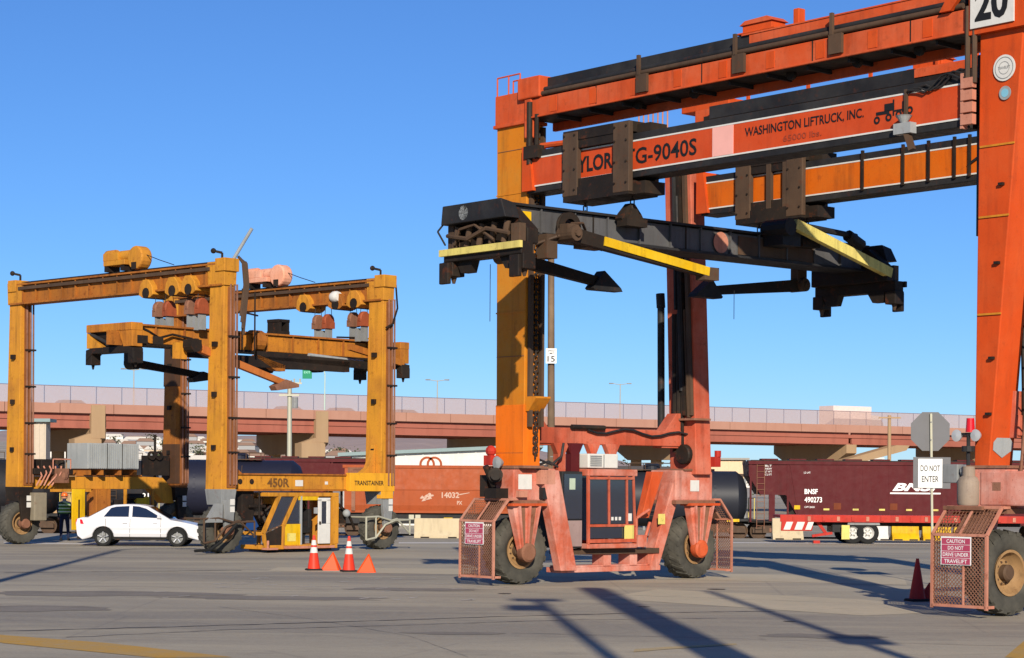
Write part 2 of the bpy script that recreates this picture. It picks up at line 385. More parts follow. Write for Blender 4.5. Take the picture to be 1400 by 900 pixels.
h = MB(); N = 120; r = random.Random(5)
cols = []
for i in range(N + 1):
    px = -190 + 1780 * i / N; top = at(px, ridge(px) + 1.2 * math.sin(i * 1.7) + r.uniform(-.8, .8), 2600)
    cols.append([(top.x * .62, 1500, -5), (top.x * .75, 1900, top.z * .35), (top.x * .9, 2300, top.z * .75 + r.uniform(-2, 2)), (top.x, 2600, top.z), (top.x * 1.3, 3400, -5)])
h.v = [p for c in cols for p in c]
h.f = [(i * 5 + j, (i + 1) * 5 + j, (i + 1) * 5 + j + 1, i * 5 + j + 1) for i in range(N) for j in range(4)]
tag(obj('hills', h, HILL, smooth=True), kind='structure')
hs = MB(); N = 60
def slope_z(x, y):
    f = min(1, max(0, (y - 380) / 700)); s = min(1, max(.12, (150 - x) / 300))
    return -1 + 22 * f * s + 1.2 * math.sin(x * .03 + y * .02) * f
hs.v = [(x, y, slope_z(x, y)) for y in [375, 450, 550, 700, 850, 1000, 1100, 1300] for x in [-500 + 1100 * i / N for i in range(N + 1)]]
hs.f = [(j * (N + 1) + i, j * (N + 1) + i + 1, (j + 1) * (N + 1) + i + 1, (j + 1) * (N + 1) + i) for j in range(7) for i in range(N)]
tag(obj('hillside', hs, PLAIN, smooth=True), kind='structure')
def house_mesh(wd, dp, ht, rf):
    m = MB().box(-wd / 2, wd / 2, -dp / 2, dp / 2, 0, ht)
    return m
HCOLS = [plain('house_wall_white', S(214, 210, 202), .9), plain('house_wall_tan', S(196, 176, 152), .9), plain('house_wall_grey', S(150, 150, 150), .9)]
HROOF = [plain('house_roof_brown', S(128, 104, 92), .9), plain('house_roof_pale', S(186, 182, 176), .9)]
DARKW = plain('dark_window', (.03, .035, .045), .3)
def far_house(wd, dp, ht, wm, rm):
    t = thing('house', 'small pale flat-fronted house on the far hillside below the mountains', 'house', group='houses on the far hillside')
    obj('wall', MB().box(-wd / 2, wd / 2, -dp / 2, dp / 2, -2, ht), wm, t)
    obj('roof', MB().prism([(-wd / 2 - .3, ht), (wd / 2 + .3, ht), (wd / 2 - 1.2, ht + 1.3), (-wd / 2 + 1.2, ht + 1.3)], 'y', -dp / 2 - .3, dp / 2 + .3), rm, t)
    for x in (-wd * .28, wd * .1): obj('window', MB().box(x, x + 1.4, -dp / 2 - .05, -dp / 2 + .05, 1.0, 2.2), DARKW, t)
    return t
protos = [far_house(9, 7, 3.0, HCOLS[0], HROOF[0]), far_house(12, 8, 3.4, HCOLS[1], HROOF[1]), far_house(17, 9, 3.6, HCOLS[0], HROOF[1]), far_house(7, 7, 4.6, HCOLS[2], HROOF[0])]
r = random.Random(11)
for i in range(150):
    Y = r.choice([620, 680, 740, 800, 860, 920, 980, 1040]) + r.uniform(-25, 25)
    px = r.uniform(30, 1380) if i % 3 else r.uniform(30, 470)
    x = (px - 700) / FPX * Y
    loc = (x, Y, slope_z(x, Y) - .3); rz = r.uniform(-.3, .3)
    if i < 4: protos[i].location = loc; protos[i].rotation_euler = (0, 0, rz)
    else:
        dup(protos[r.choice([0, 0, 1, 2, 3])], loc, rz)
TREEM = plain('far_tree_leaf', S(74, 78, 56), .95, var=.4, scale=.8)
TRUNKM = plain('far_tree_bark', S(80, 66, 54), .95)
def far_tree(hh, seed):
    r = random.Random(seed)
    t = thing('tree', 'small dark green tree among the houses on the far hillside', 'tree', group='trees on the far hillside')
    obj('trunk', MB().cyl((0, 0, -1), (0, 0, hh * .5), .25, 6, .12), TRUNKM, t)
    c = MB()
    for i in range(150):
        p = Vector((r.gauss(0, hh * .22), r.gauss(0, hh * .22), hh * .62 + r.gauss(0, hh * .18)))
        a = Vector((r.uniform(-1, 1), r.uniform(-1, 1), r.uniform(-.6, .6))).normalized(); q = a.orthogonal().normalized(); s_ = r.uniform(.2, .45)
        c._add([p - a * s_, p - q * s_, p + a * s_, p + q * s_], [(0, 1, 2, 3)])
    obj('crown', c, TREEM, t); return t
tp = [far_tree(5, 1), far_tree(7, 2)]
for i in range(46):
    Y = r.uniform(400, 1000); px = r.uniform(30, 1380); x = (px - 700) / FPX * Y; loc = (x, Y, slope_z(x, Y))
    if i < 2: tp[i].location = loc
    else: dup(tp[i % 2], loc, r.uniform(0, 6))

# ------------------------------------------------------------------ highway bridge (local x runs along the deck)
BRO = Vector((-44, 180, 0)); BRA = math.atan2(.539, .842)
br = thing('highway_bridge', 'long red-brown concrete highway overpass crossing behind the trains', 'bridge', BRO, BRA)
L0, L1, BW = -90, 260, 13.0
obj('deck', MB().box(L0, L1, .32, BW - .32, 7.6, 7.95), REDC, br)
for y in (0, BW - .3):
    m = MB()
    for k in range(int((L1 - L0) / 5)):
        x = L0 + 5 * k; m.box(x + .03, x + 4.97, y, y + .3, 8.2, 9.05)
    obj('parapet', m, PINKC, br)
for k, (a, b) in enumerate([(-90, -36), (-36, -13.6), (-13.6, 8.6), (8.6, 30.9), (30.9, 53), (53, 75), (75, 97.5), (97.5, 120), (120, 150), (150, 260)]):
    m = MB()
    for y in (.55, 3.9, 7.2, 10.5, 12.3):
        m.box(a + .25, b - .25, y - .12, y + .12, 6.95, 8.2 if y < 1 else 7.6); m.box(a + .25, b - .25, y - .32, y + .32, 6.87, 6.99)
    obj('girder', m, REDC, br)
pier0 = None
for k, s in enumerate([-36, -13.6, 8.6, 30.9, 53, 75, 97.5, 120, 150]):
    cap = MB().prism([(.2, 5.9), (2.2, 4.9), (BW - 2.2, 4.9), (BW - .2, 5.9), (BW - .2, 6.87), (.2, 6.87)], 'x', s - .75, s + .75)
    c = obj('pier_cap', cap, TANC, br)
    for y in (2.8, 6.5, 10.2):
        obj('column', MB().cyl((s, y, -.9), (s, y, 4.9), .6, 14), TANC, c, smooth=True)
    if k in (2, 3):
        obj('pilaster', MB().box(s - .75, s + .55, -.12, .38, 6.0, 8.95).box(s - 2.4, s + .1, -.4, 1.0, 3.4, 5.9).prism([(s - 2.4, 5.9), (s + .1, 5.9), (s + .3, 6.4), (s - .9, 6.4)], 'y', -.1, .6), TANC, br)
# tan abutment wing that slopes down to the right-hand bent
obj('wing_wall', MB().prism([(93, 4.6), (95, 4.3), (104.5, 6.3), (105, 6.87), (103, 6.87)], 'y', -1.2, .2), TANC, br)
# fence along the near parapet
FENCE = plain('fence_post_steel', S(120, 104, 112), .7)
fm, t, b = newmat('chain_link_screen')
b.inputs['Base Color'].default_value = (*S(186, 158, 150), 1); b.inputs['Roughness'].default_value = .8
v = coords(t, (1, 1, 1)); f = noise(t, v, .3, 2)
tr = t.nodes.new('ShaderNodeBsdfTransparent'); mx = t.nodes.new('ShaderNodeMixShader')
ff = t.nodes.new('ShaderNodeMapRange'); ff.inputs[3].default_value = .44; ff.inputs[4].default_value = .56; t.links.new(f, ff.inputs[0]); t.links.new(ff.outputs[0], mx.inputs[0])
t.links.new(tr.outputs[0], mx.inputs[1]); t.links.new(b.outputs[0], mx.inputs[2]); t.links.new(mx.outputs[0], t.nodes['Material Output'].inputs[0] if 'Material Output' in t.nodes else [n for n in t.nodes if n.type == 'OUTPUT_MATERIAL'][0].inputs[0])
fe = thing('bridge_fence', 'tall chain-link safety fence along the near side of the overpass', 'fence', BRO, BRA)
pm = mesh('post', MB().cyl((0, 0, 9.0), (0, 0, 10.6), .035, 6), FENCE)
mm = mesh('mesh_panel', MB().box(.05, 2.35, -.004, .004, 9.06, 10.55), fm)
for k in range(146):
    x = L0 + 2.4 * k
    for nm, me in (('post', pm), ('mesh_panel', mm)):
        o = bpy.data.objects.new(nm, me); COL.objects.link(o); o.parent = fe; o.location = (x, .15, 0)
rl = MB().cyl((L0, .15, 10.58), (L1, .15, 10.58), .03, 6)
obj('top_rail', rl, FENCE, fe)

def on_bridge(px, y=5.0, z=7.95):
    a = (px - 700) / FPX; c, s = math.cos(BRA), math.sin(BRA)
    ox, oy = BRO.x - s * y, BRO.y + c * y
    t_ = (a * oy - ox) / (c - a * s)
    return Vector((ox + c * t_, oy + s * t_, z))
# vehicles on the bridge
def small_car(name, label, col, px, lane):
    t = thing(name, label, 'car', on_bridge(px, lane), BRA, 'cars crossing the overpass')
    obj('body', MB().prism([(-2.2, .3), (2.2, .3), (2.25, .75), (1.2, .95), (-2.0, 1.0), (-2.25, .8)], 'y', -.85, .85), col, t)
    obj('cabin', MB().hexa([(-1.9, -.8, .97), (1.2, -.8, .93), (1.2, .8, .93), (-1.9, .8, .97)], [(-1.3, -.62, 1.48), (.4, -.62, 1.48), (.4, .62, 1.48), (-1.3, .62, 1.48)]), CARGL, t)
    for x in (-1.35, 1.4):
        for y in (-.8, .8): obj('wheel', MB().cyl((x, y - .1, .32), (x, y + .1, .32), .32, 12), RUBBER, t)
small_car('car', 'dark car on the overpass at the far left behind the fence', plain('dark_car_paint', S(56, 44, 48), .3), 101, 3)
small_car('car', 'white and black car on the overpass just left of the green sign pole', CARW, 398, 3)
small_car('car', 'reddish car on the overpass right of the green sign pole', plain('red_car_paint', S(150, 50, 44), .3), 470, 3)
small_car('car', 'red car on the overpass right of the tall yellow crane leg', plain('brick_car_paint', S(140, 56, 50), .3), 556, 3)
tk = thing('box_truck', 'pale box truck crossing the right end of the overpass behind the fence', 'truck', on_bridge(1160, 3), BRA)
obj('cargo_box', MB().box(-3.4, 2.3, -1.2, 1.2, .9, 3.3), plain('pale_truck_box', S(226, 204, 196), .6), tk)
obj('cab', MB().prism([(2.45, .5), (4.2, .5), (4.25, 1.4), (3.6, 2.3), (2.45, 2.35)], 'y', -1.1, 1.1), WHITE, tk)
for x in (-2.2, 3.2):
    for y in (-1, 1): obj('wheel', MB().cyl((x, y - .14, .48), (x, y + .14, .48), .48, 12), RUBBER, tk)

# ------------------------------------------------------------------ white warehouse, sheds
def shed(name, label, x0, x1, yb, yt0, yt1, Y, dep, wm, rm, cat='building'):
    a, bq = at(x0, yt0, Y), at(x1, yt1, Y)
    t = thing(name, label, cat, ((a.x + bq.x) / 2, Y, -.8)); cx = (a.x + bq.x) / 2; xl, xr = a.x - cx, bq.x - cx
    zt0, zt1 = a.z + .8, bq.z + .8
    wall = MB(); n = max(3, int((xr - xl) / 1.2))
    obj('wall', MB().prism([(xl, -.3), (xr, -.3), (xr, zt1), (xl, zt0)], 'y', 0, dep), wm, t)
    for i in range(n):
        x = xl + (xr - xl) * (i + .5) / n; z = zt0 + (zt1 - zt0) * (i + .5) / n
        wall.box(x - .05, x + .05, -.05, 0, 0, z - .05)
    obj('wall_rib', wall, wm, t)
    obj('roof', MB().hexa([(xl - .4, -.4, zt0), (xr + .4, -.4, zt1), (xr + .4, dep + .4, zt1), (xl - .4, dep + .4, zt0)], [(xl - .4, -.4, zt0 + .25), (xr + .4, -.4, zt1 + .25), (xr + .4, dep + .4, zt1 + .25), (xl - .4, dep + .4, zt0 + .25)]), rm, t)
    return t
TEALR = plain('grey_green_roof', S(128, 146, 146), .7); TANW = plain('tan_shed_wall', S(214, 190, 156), .9)
W1 = shed('warehouse', 'long white metal warehouse behind the orange railcar', 470, 735, 640, 624, 612, 150, 20, WHITE, TEALR)
shed('warehouse', 'beige wall building behind the left crane leg under the overpass', 44, 63, 640, 577, 577, 160, 1.5, plain('beige_wall', S(186, 172, 154), .9), TEALR)
shed('shed', 'low tan building with dark roof behind the orange crane cab', 745, 965, 650, 640, 643, 170, 16, TANW, plain('dark_shed_roof', S(70, 66, 68), .8))
shed('shed', 'low tan building left of the maroon hopper car', 958, 1020, 650, 629, 629, 260, 16, TANW, plain('grey_shed_roof', S(150, 146, 140), .8))
shed('warehouse', 'white-roofed building seen over the maroon hopper car', 1165, 1205, 640, 628, 628, 320, 30, WHITE, WHITE)
cp = thing('carport', 'dark flat carport roof behind the orange crane', 'carport', at(950, 660, 140) - Vector((0, 0, HC + .8)))
obj('roof', MB().box(-3.6, 3.6, 0, 6, 3.55, 3.75), BROWNS, cp)
for x in (-3.4, 0, 3.4): obj('post', MB().box(x - .07, x + .07, .1, .24, -.1, 3.55), GREY, cp)

# ------------------------------------------------------------------ poles
def pole(name, label, cat, px, pytop, pyb, Y, r, mat, zb=None):
    a, bq = at(px, pytop, Y), at(px, pyb, Y); z0 = bq.z if zb is None else zb
    t = thing(name, label, cat, (bq.x, Y, z0))
    obj('pole', MB().cyl((0, 0, 0), (a.x - bq.x, 0, a.z - z0), r, 10, r * .8), mat, t, smooth=True)
    return t, Vector((a.x - bq.x, 0, a.z - z0))
p, top = pole('utility_pole', 'weathered wooden pole with a white speed limit sign, behind the orange crane', 'pole', 753.5, 300, 745, 78.2, .15, WOOD, 0)
st = MB()
for z in (3.0, 3.3): st.lathe([(.155, 0), (.155, .03)], (0.005, 0, z), 'z', 10)
obj('strap', st, GREY, p)
sg = at(753.5, 497, 77.95)
s_ = thing('speed_limit_sign', 'small white speed limit 15 sign on the wooden pole', 'sign', (sg.x, 77.95, sg.z))
obj('panel', MB().box(-.2, .2, 0, .012, 0, .56), SIGNW, s_)
obj('lettering', text_mb('SPEED', -.13, .44, .26, .07, -.004, bold=.01), BLACKT, s_)
obj('lettering', text_mb('LIMIT', -.12, .34, .24, .07, -.004, bold=.01), BLACKT, s_)
obj('numeral', text_mb('15', -.14, .06, .28, .22, -.004, bold=.015), BLACKT, s_)
up, top = pole('utility_pole', 'pale utility pole with two crossarms standing before the overpass on the left', 'pole', 396, 520, 640, 165, .22, GALV, -.8)
m = MB()
for dz, wd in ((-.25, 1.0), (-1.2, .8)): m.box(top.x - wd, top.x + wd, -.3, -.2, top.z + dz - .07, top.z + dz + .07)
for x in (-.85, -.4, .4, .85): m.cyl((top.x + x, -.25, top.z - .18), (top.x + x, -.25, top.z + .12), .07, 6)
obj('crossarm', m, GALV, up)
obj('transformer', MB().cyl((top.x + .42, 0, top.z - 2.2), (top.x + .42, 0, top.z - 1.35), .26, 12), GREY, up)
up, top = pole('utility_pole', 'tan utility pole standing before the overpass behind the maroon hopper car', 'pole', 1216, 568, 660, 190, .2, TANC, -.8)
obj('crossarm', MB().box(top.x - 1.0, top.x + 1.0, -.25, -.15, top.z - .3, top.z - .16), TANC, up)
gp_base = on_bridge(443, -.0)
sp_ = thing('sign_pole', 'slender pale green mast arm pole on the overpass carrying a green sign', 'pole', (gp_base.x, gp_base.y, 9.05))
tp_ = at(440, 500, gp_base.y); hh = tp_.z - 9.05
obj('pole', MB().tube([(0, 0, 0), (.02, 0, hh * .8), (-.12, 0, hh * .94), (-.5, 0, hh), (-1.0, 0, hh)], .06, 8), plain('pale_green_steel', S(176, 196, 184), .6), sp_)
gs = at(420, 518, gp_base.y - .1)
g_ = thing('highway_sign', 'green highway sign with a white shield hanging from the mast arm over the overpass', 'sign', (gs.x, gp_base.y - .15, gs.z))
obj('panel', MB().box(-.45, .45, 0, .05, 0, 1.42), GREENS, g_)
obj('shield', MB().prism([(-.14, 1.02), (0, .94), (.14, 1.02), (.17, 1.2), (.1, 1.3), (-.1, 1.3), (-.17, 1.2)], 'y', -.02, -.004), SIGNW, g_)
obj('lettering', text_mb('EXIT', -.3, .5, .6, .2, -.006, bold=.01), plain('pale_green_print', S(150, 214, 190), .6), g_)
for px, yt in ((182, 505), (597, 520), (847, 525)):
    p0 = on_bridge(px, 12.4); tt = at(px, yt, p0.y)
    lp = thing('street_light', 'thin street light on the overpass ' + {182: 'at the left', 597: 'right of the yellow crane', 847: 'between the orange crane legs'}[px], 'street light', (p0.x, p0.y, 8.6), group='street lights on the overpass')
    obj('pole', MB().cyl((0, 0, 0), (0, 0, tt.z - 8.6), .07, 8, .05), GALV, lp)
    obj('arm', MB().tube([(-.9, 0, tt.z - 8.55), (0, 0, tt.z - 8.7), (.9, 0, tt.z - 8.55)], .035, 6), GALV, lp)
    for x in (-1, 1): obj('lamp_head', MB().box(x - .25, x + .25, -.12, .12, tt.z - 8.62, tt.z - 8.5), GREY, lp)
# plain unseen masts, added out of frame to cast the foreground shadows
for nm, lb, X, Y, hgt, rr, head in (('shadow_mast', 'grey mast with a curved arm, added out of frame to the left for its shadow', -10.6, 30.0, 16.6, .16, 3), ('shadow_mast', 'grey mast with a lamp head, added unseen beside the camera for its shadow', 2.75, 5.0, 15.4, .14, 1), ('broad_shadow_mast', 'broad steel mast added out of frame right of the camera for its shadow', 4.15, 8.0, 16.2, .4, 0), ('thin_shadow_mast', 'thin steel pole added out of frame right of the camera for its shadow', 6.55, 8.5, 15.6, .13, 2)):
    t_ = thing(nm, lb, 'mast', (X, Y, 0))
    obj('base', MB().box(-.5, .5, -.5, .5, 0, .12), CONC, t_)
    obj('pole', MB().cyl((0, 0, .12), (0, 0, hgt), rr, 14, rr * .85), GALV, t_)
    if head == 1:
        obj('lamp_head', MB().box(-.75, .1, -.35, .35, hgt - 1.3, hgt - .85).box(-.5, .5, -.2, .2, hgt - .1, hgt + .15), GREY, t_)
    if head == 3:
        obj('mast_arm', MB().tube([(0, 0, hgt), (.4, 0, hgt + .5), (1.1, 0, hgt + .7), (1.9, 0, hgt + .7)], .09, 8).box(1.8, 2.5, -.18, .18, hgt + .6, hgt + .78), GALV, t_)
    if head == 2:
        obj('lamp_head', MB().box(-.3, .5, -.3, .3, hgt - 6.2, hgt - 5.7), GREY, t_)

# ------------------------------------------------------------------ ORANGE STRADDLE CRANE
# local frame: x runs along the lifting beams (left legs 0 .. right legs 13.44), y along the travel direction, z up
OCX, OCY, OCR = .056, 47.65, -.8649
oc = thing('straddle_crane', 'tall orange straddle crane with a glass cab, numbered plate and lettered lifting beam', 'crane', (OCX, OCY, 0), OCR)
WX, WY = 13.44, 5.61
SUNF = paint('sun_faded_orange_paint', S(186, 84, 58), S(200, 126, 104), .7, .45, .5, .6, seed=72)

def tyre_mb(R=.785, W=.56, lugs=20, rr=.40):
    m = MB()
    m.lathe([(rr, -W * .34), (rr + .05, -W * .42), (R * .72, -W * .5), (R * .90, -W * .47), (R * .955, -W * .36), (R * .965, 0), (R * .955, W * .36), (R * .90, W * .47), (R * .72, W * .5), (rr + .05, W * .42), (rr, W * .34)], (0, 0, 0), 'x', 40)
    for i in range(lugs):
        for sg in (-1, 1):
            a = 2 * math.pi * (i + (.5 if sg > 0 else 0)) / lugs
            P = lambda x, r, da: Vector((x, r * math.cos(a + da), r * math.sin(a + da)))
            d = .20
            m.hexa([P(sg * W * .02, R * .94, -.05), P(sg * W * .02, R * .94, .06), P(sg * W * .49, R * .86, d + .085), P(sg * W * .49, R * .86, d - .085)],
                   [P(sg * W * .02, R, -.04), P(sg * W * .02, R, .05), P(sg * W * .47, R * .955, d + .07), P(sg * W * .47, R * .955, d - .07)])
    return m
def rim_mb(rr=.40, W=.56):
    m = MB()
    m.lathe([(rr, -W * .36), (rr + .02, -W * .42), (rr - .03, -W * .42), (rr - .05, -W * .25), (.22, -W * .1), (.19, -W * .16), (.001, -W * .16)], (0, 0, 0), 'x', 32)
    m.lathe([(rr, W * .36), (rr + .02, W * .42), (rr - .03, W * .42), (rr - .06, W * .22), (.24, W * .08), (.20, W * .14), (.001, W * .14)], (0, 0, 0), 'x', 32)
    m.lathe([(rr - .01, -W * .38), (rr - .01, W * .38)], (0, 0, 0), 'x', 32)
    return m
def hub_mb(W=.56):
    m = MB().lathe([(.15, W * .1), (.15, W * .34), (.12, W * .40), (.001, W * .40)], (0, 0, 0), 'x', 18)
    m.lathe([(.15, -W * .1), (.15, -W * .34), (.12, -W * .40), (.001, -W * .40)], (0, 0, 0), 'x', 18)
    for k in range(10):
        a = 2 * math.pi * k / 10
        m.cyl((W * .06, .2 * math.cos(a), .2 * math.sin(a)), (W * .17, .2 * math.cos(a), .2 * math.sin(a)), .02, 6)
    return m
TY_ME = mesh('tyre', tyre_mb(), TYRE, True); RIM_ME = mesh('wheel', rim_mb(), RIMT, True); HUB_ME = mesh('hub', hub_mb(), BROWNS, True)
def add_wheel(parent, x, y, z=.775, rz=0.0, sc=1.0):
    wb = bpy.data.objects.new('wheel', RIM_ME); COL.objects.link(wb); wb.parent = parent; wb.location = (x, y, z * sc); wb.rotation_euler = (random.uniform(0, 1), 0, rz); wb.scale = (sc,) * 3
    for n, me in (('tyre', TY_ME), ('hub', HUB_ME)):
        c = bpy.data.objects.new(n, me); COL.objects.link(c); c.parent = wb
    return wb
add_wheel(oc, 0, .02, rz=.0); add_wheel(oc, 0, WY + .05, rz=.10); add_wheel(oc, WX + .02, .02, rz=-.05); add_wheel(oc, WX + .1, WY, rz=.03)

# legs
leg = MB().frus((-.36, .60, -.25, .22), 2.66, (-.42, .66, -.25, .22), 10.5)
obj('leg', leg, AMBER, oc, bevel=.02)
obj('leg_cap', MB().frus((-.44, .68, -.29, .26), 10.5, (-.44, .66, -.29, .26), 11.2).box(-.47, .72, -.33, .30, 10.45, 10.53), ORANGE, oc, bevel=.015)
obj('leg', MB().frus((-.28, .62, WY - .32, WY + .22), 2.56, (-.66, .24, WY - .25, WY + .2), 11.15), SUNF, oc, bevel=.02)
obj('hose_bundle', MB().cyl((.00, WY - .42, 3.1), (-.10, WY - .38, 6.5), .07, 8).cyl((.12, WY - .42, 3.1), (.02, WY - .38, 6.5), .06, 8).cyl((.22, WY - .40, 3.3), (.12, WY - .36, 6.5), .045, 8), GREASE, oc)
obj('rust_stringer', MB().bar((.42, WY - .34, 3.95), (.22, WY - .31, 6.6), .16, .05), BROWNS, oc)
obj('leg_shelf', MB().box(.10, .70, WY - .5, WY + .1, 3.88, 3.93), RUST, oc)
obj('leg', MB().hexa([(13.08, -.25, 2.64), (13.40, -.25, 2.64), (13.46, .36, 2.64), (13.12, .36, 2.64)], [(13.16, -.27, 11.2), (14.16, -.27, 11.2), (14.2, .38, 11.2), (13.2, .38, 11.2)]), ORANGE2, oc, bevel=.02)
obj('leg', MB().frus((13.1, 13.9, WY - .25, WY + .25), 2.64, (13.2, 14.1, WY - .25, WY + .25), 11.2), ORANGE2, oc, bevel=.02)
obj('leg_sleeve', MB().frus((-.37, .61, -.262, .232), 2.68, (-.38, .615, -.262, .232), 4.1), TANGER, oc, bevel=.01)
obj('base_flange', MB().box(-.42, .66, -.3, .27, 2.66, 2.72), RUST, oc)
# weld seams and leg fittings
for z in (8.42, 7.15, 5.4): obj('weld_band', MB().box(13.12 + (z - 2.6) * .009, 13.42 + (z - 2.64) * .0865, -.285, -.27, z, z + .035), paint('faded_yellow_weld', S(196, 128, 40), None, 0, .5, .4, .6, seed=z), oc)
for z, x in ((8.9, -.42), (7.9, -.42), (6.2, -.4)): obj('weld_band', MB().box(x, .62, -.262, -.25, z, z + .03), AMBER, oc)
for x, z, rr, mt in ((13.70, 9.79, .235, WHITE), (13.72, 9.34, .125, LGREY)):
    d = obj('round_sticker', MB().cyl((x, -.282, z), (x, -.296, z), rr, 28), mt, oc)
    if rr > .2:
        obj('sticker_ring', MB().lathe([(rr * .78, -.002), (rr * .84, -.002)], (x, -.298, z), 'y', 28).lathe([(rr * .45, -.002), (rr * .49, -.002)], (x, -.298, z), 'y', 28), GREY, d)
        tx = text_mb('TRAVELIFT', x - .13, z - .02, .26, .05, -.3, bold=.01); obj('lettering', tx, GREY, d)
    else:
        obj('sticker_core', MB().cyl((x, -.297, z), (x, -.3, z), rr * .62, 20), plain('sticker_blue', S(120, 176, 196), .5), d)
dm = MB(); FX = lambda y, z: 13.40 + (z - 2.64) * .0888 + (y + .25) * .098 + .014
dm._add([(FX(y, z), y, z) for y, z in ((-.2, 3.12), (-.12, 3.20), (.22, 3.20), (.3, 3.12), (.3, 2.98), (.05, 2.84), (-.2, 2.98))], [tuple(range(7))])
obj('diamond_sticker', dm, LGREY, oc)
for z in (3.0, 5.2, 7.6, 9.9): obj('leg_plate', MB().box(-.36, .60, -.262, -.25, z, z + .012), RUST, oc)
for z in (3.6, 4.6, 6.3, 7.7): obj('step_lug', MB().box(13.3 + (z - 2.6) * .06, 13.4 + (z - 2.6) * .06, -.33, -.26, z, z + .05), GREASE, oc)
# pipes and chain run on inner leg faces
obj('chain', MB().chain((.70, .02, 2.9), (.70, .02, 10.3), .16, .03), GREASE, oc)
obj('guide_rail', MB().box(.66, .74, -.2, -.1, 3.6, 10.4).box(.66, .78, .12, .2, 3.6, 10.4), BROWNS, oc)
obj('chain_guide', MB().prism([(.62, 4.28), (.98, 4.28), (.98, 4.24), (.72, 3.95), (.62, 3.95)], 'y', -.22, .22), AMBER, oc)
ch = MB().chain((.34, WY - .1, 3.0), (.10, WY - .14, 8.9), .2, .05).chain((.44, WY + .0, 3.0), (.2, WY, 8.9), .2, .05)
obj('chain', ch, GREASE, oc)
obj('guide_rail', MB().bar((.30, WY - .35, 4.0), (-.06, WY - .30, 10.4), .20, .08), GREASE, oc)
obj('guide_rail', MB().bar((.47, WY - .35, 4.0), (.10, WY - .30, 10.4), .10, .10), BROWNS, oc)
obj('hydraulic_cylinder', MB().cyl((.20, WY - .42, 4.6), (-.06, WY - .38, 9.4), .06, 10), BLACKP, oc, smooth=True)
obj('channel_cover', MB().bar((.02, WY - .33, 6.6), (-.14, WY - .29, 10.2), .34, .05), BLACKP, oc)
obj('hydraulic_ram', MB().cyl((-.62, WY - .3, 3.5), (-.66, WY - .3, 6.7), .09, 12).cyl((-.66, WY - .3, 6.7), (-.69, WY - .3, 7.05), .11, 12), BLACKP, oc, smooth=True)
obj('chain_sprocket', MB().lathe([(.001, -.08), (.22, -.08), (.25, -.05), (.25, .05), (.22, .08), (.001, .08)], (.30, WY - .42, 3.05), 'y', 18), GREASE, oc)
for x in (13.98, 14.3): obj('ladder_rail', MB().cyl((x, -.1, 2.6), (x + .75, -.1, 10.5), .03, 6), RUST, oc)
for k in range(20):
    z = 2.9 + k * .38; d = (z - 2.7) / 7.8
    obj('rung', MB().cyl((13.98 + .75 * d, -.1, z), (14.3 + .75 * d, -.1, z), .018, 6), RUST, oc)
obj('steel_pipe', MB().tube([(12.98, .1, 8.6), (12.98, .1, 5.0), (13.02, .1, 3.4)], .06, 8).tube([(12.86, .16, 10.2), (12.86, .16, 6.9)], .07, 8), BLACKP, oc)
obj('hydraulic_hose', MB().tube([(13.66 + .02 * math.sin(k), .42, 2.8 + k * .5) for k in range(14)], .05, 6).tube([(13.8 + .03 * math.cos(k), .42, 2.8 + k * .5) for k in range(14)], .04, 6), GREASE, oc)

